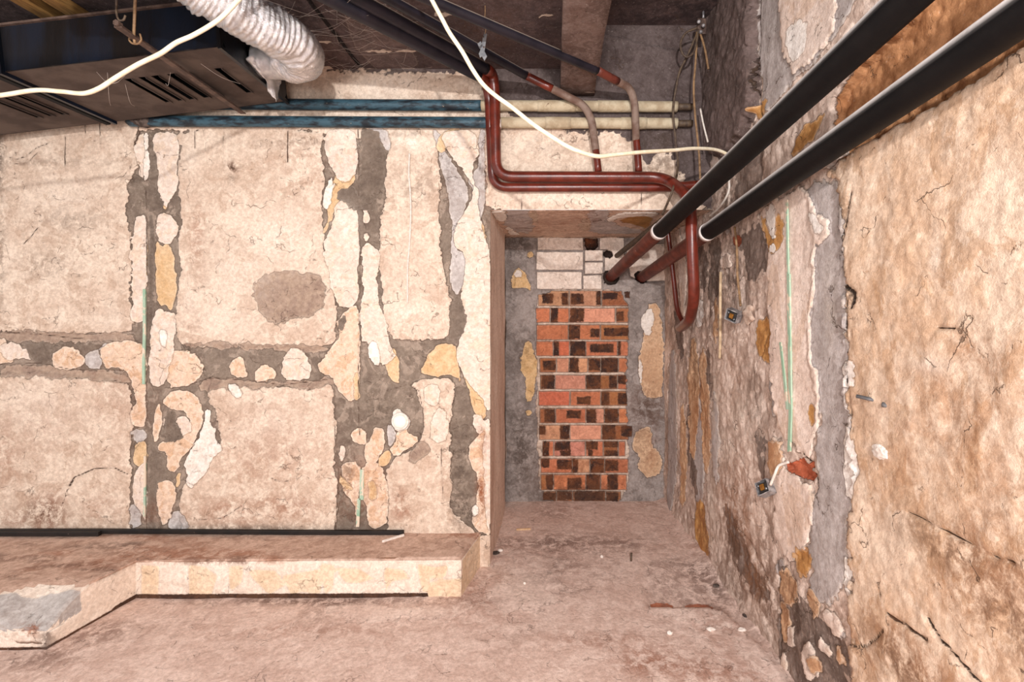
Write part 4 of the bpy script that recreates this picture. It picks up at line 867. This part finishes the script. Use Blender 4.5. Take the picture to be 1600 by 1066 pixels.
# ================================================================ CABLES
def cable(name, pts, r, mat, lab, cat='cable', n=10, seg=10):
    return tag(obj(name, tube_bm(catmull(pts, n), r, seg), mat), lab, cat)
cable('power_cable', [P(-160, 170, 1.9), P(-60, 153, 1.9), P(0, 149, 1.9), P(55, 141, 1.9), P(95, 143, 1.9), P(130, 146, 1.9), P(155, 138, 1.9), P(180, 122, 1.9), P(215, 101, 1.9), P(250, 84, 1.9), P(275, 67, 1.9), P(300, 56, 1.9), P(325, 42, 1.9), P(345, 28, 1.9), P(365, 8, 1.9), P(400, -30, 1.9), P(450, -92, 1.9)], .0085, M['cable'], 'cream cable sagging in front of the black duct and foil hose')
cable('power_cable', [P(625, -98, 1.88), P(640, -68, 1.88), P(655, -40, 1.88), P(675, 0, 1.88), P(690, 28, 1.88), P(703, 52, 1.88), P(722, 80, 1.88), P(738, 108, 1.88), P(755, 132, 1.88), P(775, 150, 1.88), P(800, 168, 1.88), P(830, 192, 1.88), P(862, 214, 1.88), P(895, 233, 1.88), P(931, 244, 1.93), P(960, 242, 1.99), P(1000, 238, 2.10), P(1050, 235, 2.28), P(1090, 232, 2.42), P(1128, 237, 2.55), P(1165, 262, 2.60)], .0085, M['cable'], 'cream cable drooping from the ceiling across the red pipes to the right wall')
cable('wall_cable', [P(640, 240, 2.882), P(639, 270, 2.882), P(641, 300, 2.882), P(642, 330, 2.882), P(640, 380, 2.882), P(637, 420, 2.882), P(637, 474, 2.884)], .0055, M['wire_white'], 'white cable running straight down the front wall below the blue pipes')
def rw(px, py, off): y, z = uv_right(px, py); return Vector((wall_x(y) - off, y, z))
cable('wall_cable', [rw(1154, 355, .02), rw(1158, 390, .022), rw(1159, 430, .022), rw(1163, 460, .025), rw(1168, 478, .035)], .006, M['wire_tan'], 'tan cable dropping down the right wall to the upper socket box')
cable('wall_cable', [rw(1131, 425, .018), rw(1131, 470, .02), rw(1131, 520, .02), rw(1129, 560, .016)], .008, M['conduit'], 'pale conduit stub on the right wall left of the upper socket box')
cable('wall_cable', [rw(1238, 722, .015), rw(1228, 728, .03), rw(1225, 742, .04), rw(1220, 758, .045)], .006, M['wire_white'], 'short white cable bending from the brick hole to the lower socket box')
cable('loose_wire', [P(1088, 55, 2.75), P(1075, 85, 2.76), P(1062, 112, 2.77), P(1056, 140, 2.78), P(1053, 160, 2.79), P(1052, 180, 2.79), P(1056, 223, 2.80), P(1059, 262, 2.78), P(1050, 300, 2.70), P(1035, 335, 2.80)], .0065, M['wire_dark'], 'dark wire hanging down the corner in front of the beige pipe ends')
cable('loose_wire', [P(1089, 50, 2.74), P(1087, 95, 2.74), P(1084, 134, 2.74), P(1086, 179, 2.73), P(1092, 236, 2.71), P(1094, 280, 2.70)], .006, M['wire_tan'], 'brown wire falling straight down the corner beside the wall edge')
cable('loose_wire', [P(1089, 44, 2.73), P(1074, 50, 2.73), P(1065, 62, 2.73), P(1064, 78, 2.73), P(1072, 89, 2.73), P(1082, 84, 2.73), P(1088, 68, 2.73), P(1091, 46, 2.73)], .006, M['wire_dark'], 'coiled loop of dark wire below the ceiling corner')
cable('loose_wire', [P(1094, 52, 2.72), P(1101, 75, 2.70), P(1107, 108, 2.68)], .006, M['wire_tan'], 'short tan wire end slanting right below the corner junction')
cable('loose_wire', [rw(1124, 170, .11), rw(1128, 195, .105), rw(1134, 222, .10)], .005, M['wire_white'], 'short pale wire stuck in the plaster above the upper sewer pipe')
cable('loose_wire', [rw(1148, 280, .03), rw(1150, 300, .04), rw(1140, 322, .05), rw(1125, 338, .06)], .006, M['wire_white'], 'pale wire end curling between the two sewer pipes')
# corner junction
root = thing('junction_box', 'small rusty wire junction at the ceiling corner', 'junction box')
part('back_plate', box_bm(P(1096, 42, 2.74), .05, .02, .09, bev=.004), M['old_steel'], root, False); add_dust_highlight(root.children[0], .3)
for k, (x, y) in enumerate(((1092, 34), (1099, 40), (1095, 50))): part('terminal', tube_bm([P(x, y, 2.725), P(x, y, 2.705)], .010, 10), M['box_metal'], root)
part('entry_stub', tube_bm([P(1099, 28, 2.735), P(1099, 18, 2.735)], .006, 8), M['box_metal'], root)

# ================================================================ SOCKET BOXES, PLUG, STUBS
from mathutils import Matrix
def socket(px, py, rotx, lab, tilt):
    c = rw(px, py, .045); R = Matrix.Rotation(math.radians(tilt[0]), 3, 'Z') @ Matrix.Rotation(math.radians(tilt[1]), 3, 'Y') @ Matrix.Rotation(math.radians(rotx), 3, 'X')
    root = thing('socket_box', lab, 'socket')
    L = lambda x, y, z: c + R @ Vector((x, y, z))
    # box frame: four sides open towards the room (-x local)
    bm = bmesh.new()
    for (cx_, cy_, cz_, a_, b_, d_) in ((0, .033, 0, .045, .003, .056), (0, -.033, 0, .045, .003, .056), (0, 0, .028, .045, .069, .003), (0, 0, -.028, .045, .069, .003), (.021, 0, 0, .003, .066, .056)):
        box_bm(L(cx_, cy_, cz_), a_, b_, d_, bm, R)
    part('metal_frame', bm, M['box_metal'], root, False)
    part('inner_block', box_bm(L(-.002, 0, 0), .030, .050, .040, None, R, .004), M['box_dark'], root, False)
    part('brass_contact', box_bm(L(-.020, 0, .0), .010, .022, .026, None, R, .003), M['brass'], root, False)
    for s_ in (-1, 1): part('screw', tube_bm([L(-.016, .020 * s_, .012 * s_), L(-.024, .020 * s_, .012 * s_)], .005, 10), M['steel'], root)
    return root, L
rt, L = socket(1160, 493, 22, 'upper metal socket box with brass core pulled from the right wall', (35, -8))
bm = bmesh.new(); bmesh.ops.create_icosphere(bm, subdivisions=3, radius=1)
for v in bm.verts: v.co = Vector((v.co.x * .018, v.co.y * .055, v.co.z * .048)) + rw(1172, 494, .006)
wobble(bm, .022, 18, 3); part('plaster_lump', bm, M['lump'], rt)
socket(1212, 763, -38, 'lower dark metal socket box dangling by the brick hole on the right wall', (20, 18))
root = thing('wall_plug', 'round white plastic cap in a plaster ring on the front wall', 'cap')
c = P(626, 658, 2.89)
bm = tube_bm([c + Vector((0, -.0, 0)), c + Vector((0, -.016, 0)), c + Vector((0, -.024, 0)), c + Vector((0, -.027, 0))], .04, 32, rf=lambda t: (.042, .042, .036, .012)[int(round(t * 3))]); part('cap', bm, M['plug'], root)
bm = bmesh.new(); sg, sr = 36, 10
rg = [[bm.verts.new(c + Vector((math.cos(a_) * (.046 + .007 * math.cos(b_)), -.008 - .007 * math.sin(b_), math.sin(a_) * (.046 + .007 * math.cos(b_))))) for b_ in [2 * math.pi * j / sr for j in range(sr)]] for a_ in [2 * math.pi * i / sg for i in range(sg)]]
for i in range(sg):
    for j in range(sr): bm.faces.new((rg[i][j], rg[(i + 1) % sg][j], rg[(i + 1) % sg][(j + 1) % sr], rg[i][(j + 1) % sr]))
part('plaster_ring', bm, M['chip_white'], root)
def stub(name, px, py, L_, r, mat, lab, dv=(-.6, .7, .12)):
    root = thing(name, lab, 'pipe stub'); p = rw(px, py, .012); d = Vector(dv).normalized()
    bm = bmesh.new(); n = 18; u = d.cross(Vector((0, 0, 1))).normalized(); v_ = d.cross(u); rr = []
    for (s_, q) in ((0, r), (L_, r), (L_, r * .7), (L_ * .3, r * .7)):
        rr.append([bm.verts.new(p + d * s_ + (u * math.cos(2 * math.pi * k / n) + v_ * math.sin(2 * math.pi * k / n)) * q) for k in range(n)])
    for a_, b_ in zip(rr[:-1], rr[1:]):
        for k in range(n): bm.faces.new((a_[k], a_[(k + 1) % n], b_[(k + 1) % n], b_[k]))
    bm.faces.new(rr[-1]); part('sleeve', bm, mat, root); return root
stub('conduit_stub', 1375, 626, .055, .006, M['steel'], 'small grey conduit stub sticking out of the cream plaster at right')
stub('conduit_stub', 1393, 634, .014, .008, M['steel'], 'short cut off tube end in a pale hole right of the grey stub')
# patch of filler with a hole
def lump(name, c, s_, mat, lab, cat, seed=0, amp=.2, sub=2):
    bm = bmesh.new(); bmesh.ops.create_icosphere(bm, subdivisions=sub, radius=1); random.seed(seed + 100)
    for v in bm.verts:
        k = 1 + random.uniform(-amp, amp); v.co = Vector((v.co.x * s_[0], v.co.y * s_[1], v.co.z * s_[2])) * k + Vector(c)
    return tag(obj(name, bm, mat, None, False), lab, cat)
lump('filler_lump', rw(1386, 706, .022), (.008, .035, .022), M['chip_white'], 'smeared lump of pale filler on the cream plaster at right', 'filler', 5, .15, 3)

# ================================================================ HANGING BRACKET
root = thing('hanging_bracket', 'galvanised metal bracket dangling on a wire below the ceiling pipes', 'bracket')
q = lambda x, y: P(x, y, 2.30)
out_ = [(757,50),(761,53),(757,80),(761,88),(757,95),(753,88),(750,90),(748,84),(751,77),(748,74),(749,70),(753,68),(754,60)]
bm = prism_bm([q(*p) for p in out_], 1, (0, .004, 0)); part('plate', bm, M['steel'], root, False)
bm = prism_bm([q(747, 72), q(752, 68), q(754, 72), q(750, 77)], 1, (0, -.02, 0)); part('bent_tab', bm, M['steel'], root, False)
part('wire', tube_bm(catmull([q(758, 53), q(759, 45), q(757, 36), q(758, 20), q(758, 9)], 6), .002, 6), M['wire_tan'], root)
for z_, (x, y) in enumerate(((755, 58), (756, 74))): part('rivet', tube_bm([q(x, y) + Vector((0, -.001, 0)), q(x, y) + Vector((0, -.004, 0))], .004, 10), M['old_steel'], root)

# ================================================================ BAR ON LEDGE, DEBRIS
zt = LZ + .004
bm = bisected(box_bm((-2.10, 2.868, zt + .013), 2.42, .024, .024, bev=.004), (.08, 0, 0)); 
for v in bm.verts: v.co.x += .0; v.co.z += .004 * math.sin(v.co.x * 1.6)
tag(obj('steel_bar', bm, M['bar'], None, False), 'long black steel bar lying along the ledge at the foot of the wall', 'bar', None)
bm = bisected(box_bm((-3.35, 2.842, zt + .014), 1.36, .022, .026, bev=.004), (.08, 0, 0))
bm2 = bm; tag(obj('steel_bar', bm2, M['bar'], None, False), 'shorter black bar in front of the long one at the left end of the ledge', 'bar', None)
def on_ledge(px, py): x, y = uv_floor(px, py, LZ); return Vector((x, y, LZ))
def on_floor(px, py): x, y = uv_floor(px, py, 0); return Vector((x, y, 0.0))
a_, b_ = on_ledge(597, 848), on_ledge(631, 838); d = (b_ - a_); s_ = Vector((-d.y, d.x, 0)).normalized() * .006
tag(obj('wood_splinter', prism_bm([a_ - s_ * .3, a_ + s_ * .3, a_.lerp(b_, .5) + s_ * 1.2, b_ + s_, b_ - s_, a_.lerp(b_, .5) - s_], 2, (0, 0, .012)), M['chip_white'], None, False), 'pale splinter lying on the ledge at the end of the black bar', 'splinter')
lump('brick_chip', on_ledge(612, 830) + Vector((0, 0, .018)), (.032, .022, .018), M['chip_red'], 'orange brick chip on the ledge behind the end of the black bar', 'chip', 1)
for i, (px, py, sx_, sy_, mt, lab) in enumerate((
    (1111, 985, .022, .012, 'chip_white', 'white plaster chip on the floor in front of the right wall'),
    (1047, 991, .014, .010, 'chip_white', 'small white plaster chip on the floor left of the larger white one'),
    (1160, 986, .020, .012, 'chip_white', 'pale plaster chip on the broken slab edge near the right wall'),
    (1166, 964, .018, .014, 'cement', 'grey rubble bit in the shallow trench by the right wall'),
    (1119, 918, .018, .014, 'cement', 'dark rubble bit on the floor below the right wall plaster'),
    (774, 866, .028, .018, 'cement', 'dark rubble clump at the foot of the alcove corner by the ledge'),
    (782, 862, .018, .014, 'chip_white', 'pale rubble bit beside the dark clump at the alcove corner'),
    (940, 872, .010, .008, 'chip_white', 'tiny white chip on the alcove floor near the nail'),
    (820, 914, .008, .007, 'chip_white', 'tiny white chip on the floor in front of the ledge end'))):
    lump('rubble_chip', on_floor(px, py) + Vector((0, 0, .008 if py < 960 else .006)), (sx_, sy_, .009), M[mt], lab, 'rubble', 20 + i)
p = on_floor(986, 878)
tag(obj('nail', tube_bm([p + Vector((0, 0, -.004)), p + Vector((.004, .01, .05))], .006, 8), M['wire_dark']), 'short rusty nail standing in the alcove floor', 'nail')
p = on_floor(818, 829); tag(obj('wood_splinter', prism_bm([p + Vector((-.05, -.005, 0)), p + Vector((.05, .006, 0)), p + Vector((.05, .016, 0)), p + Vector((-.05, .006, 0))], 2, (0, 0, .012)), M['wood_chip'], None, False), 'thin tan splinter on the alcove floor near the left side', 'splinter')

# ================================================================ COBWEBS (uncountable strands)
random.seed(3); bm = bmesh.new()
for i in range(70):
    px, py = random.gauss(520, 70), abs(random.gauss(45, 35)); z0 = ZC - .01
    if py > 100: py = 100
    a_ = zl(px, min(py, 100), z0); b_ = a_ + Vector((random.uniform(-.45, .45), random.uniform(-.35, .05), -random.uniform(0.02, .13)))
    m_ = (a_ + b_) / 2 - Vector((0, 0, random.uniform(.01, .05))); tube_bm(catmull([a_, m_, b_], 5), .0006, 3, bm=bm, cap=False)
for i in range(6):
    a_ = P(random.uniform(80, 330), random.uniform(60, 140), 2.05); b_ = a_ + Vector((random.uniform(-.15, .15), random.uniform(0, .2), -random.uniform(0, .08)))
    m_ = (a_ + b_) / 2 - Vector((0, 0, random.uniform(.01, .04))); tube_bm(catmull([a_, m_, b_], 5), .0006, 3, bm=bm, cap=False)
o = tag(obj('cobweb', bm, M['web']), 'fine dusty cobweb strands stretched below the sooty ceiling and duct', 'cobweb'); o['kind'] = 'stuff'

# groups for things of one kind
GROUPS = {'wall_pipe': 'painted pipes along the front wall', 'heating_pipe': 'pipes bending over the alcove', 'branch_pipe': 'branch pipes dropping onto the red pipe', 'sewer_pipe': 'black pipes along the right wall',
          'power_cable': 'cream cables hanging from the ceiling', 'wall_cable': 'cables on the walls', 'loose_wire': 'loose wires in the corner', 'socket_box': 'socket boxes on the right wall', 'rubble_chip': 'rubble on the floor',
          'steel_bar': 'black bars on the ledge', 'conduit_stub': 'tube ends in the right wall', 'wood_splinter': 'splinters on ledge and floor'}
for o in S.objects:
    if o.parent is None and o.name.split('.')[0] in GROUPS: o['group'] = GROUPS[o.name.split('.')[0]]
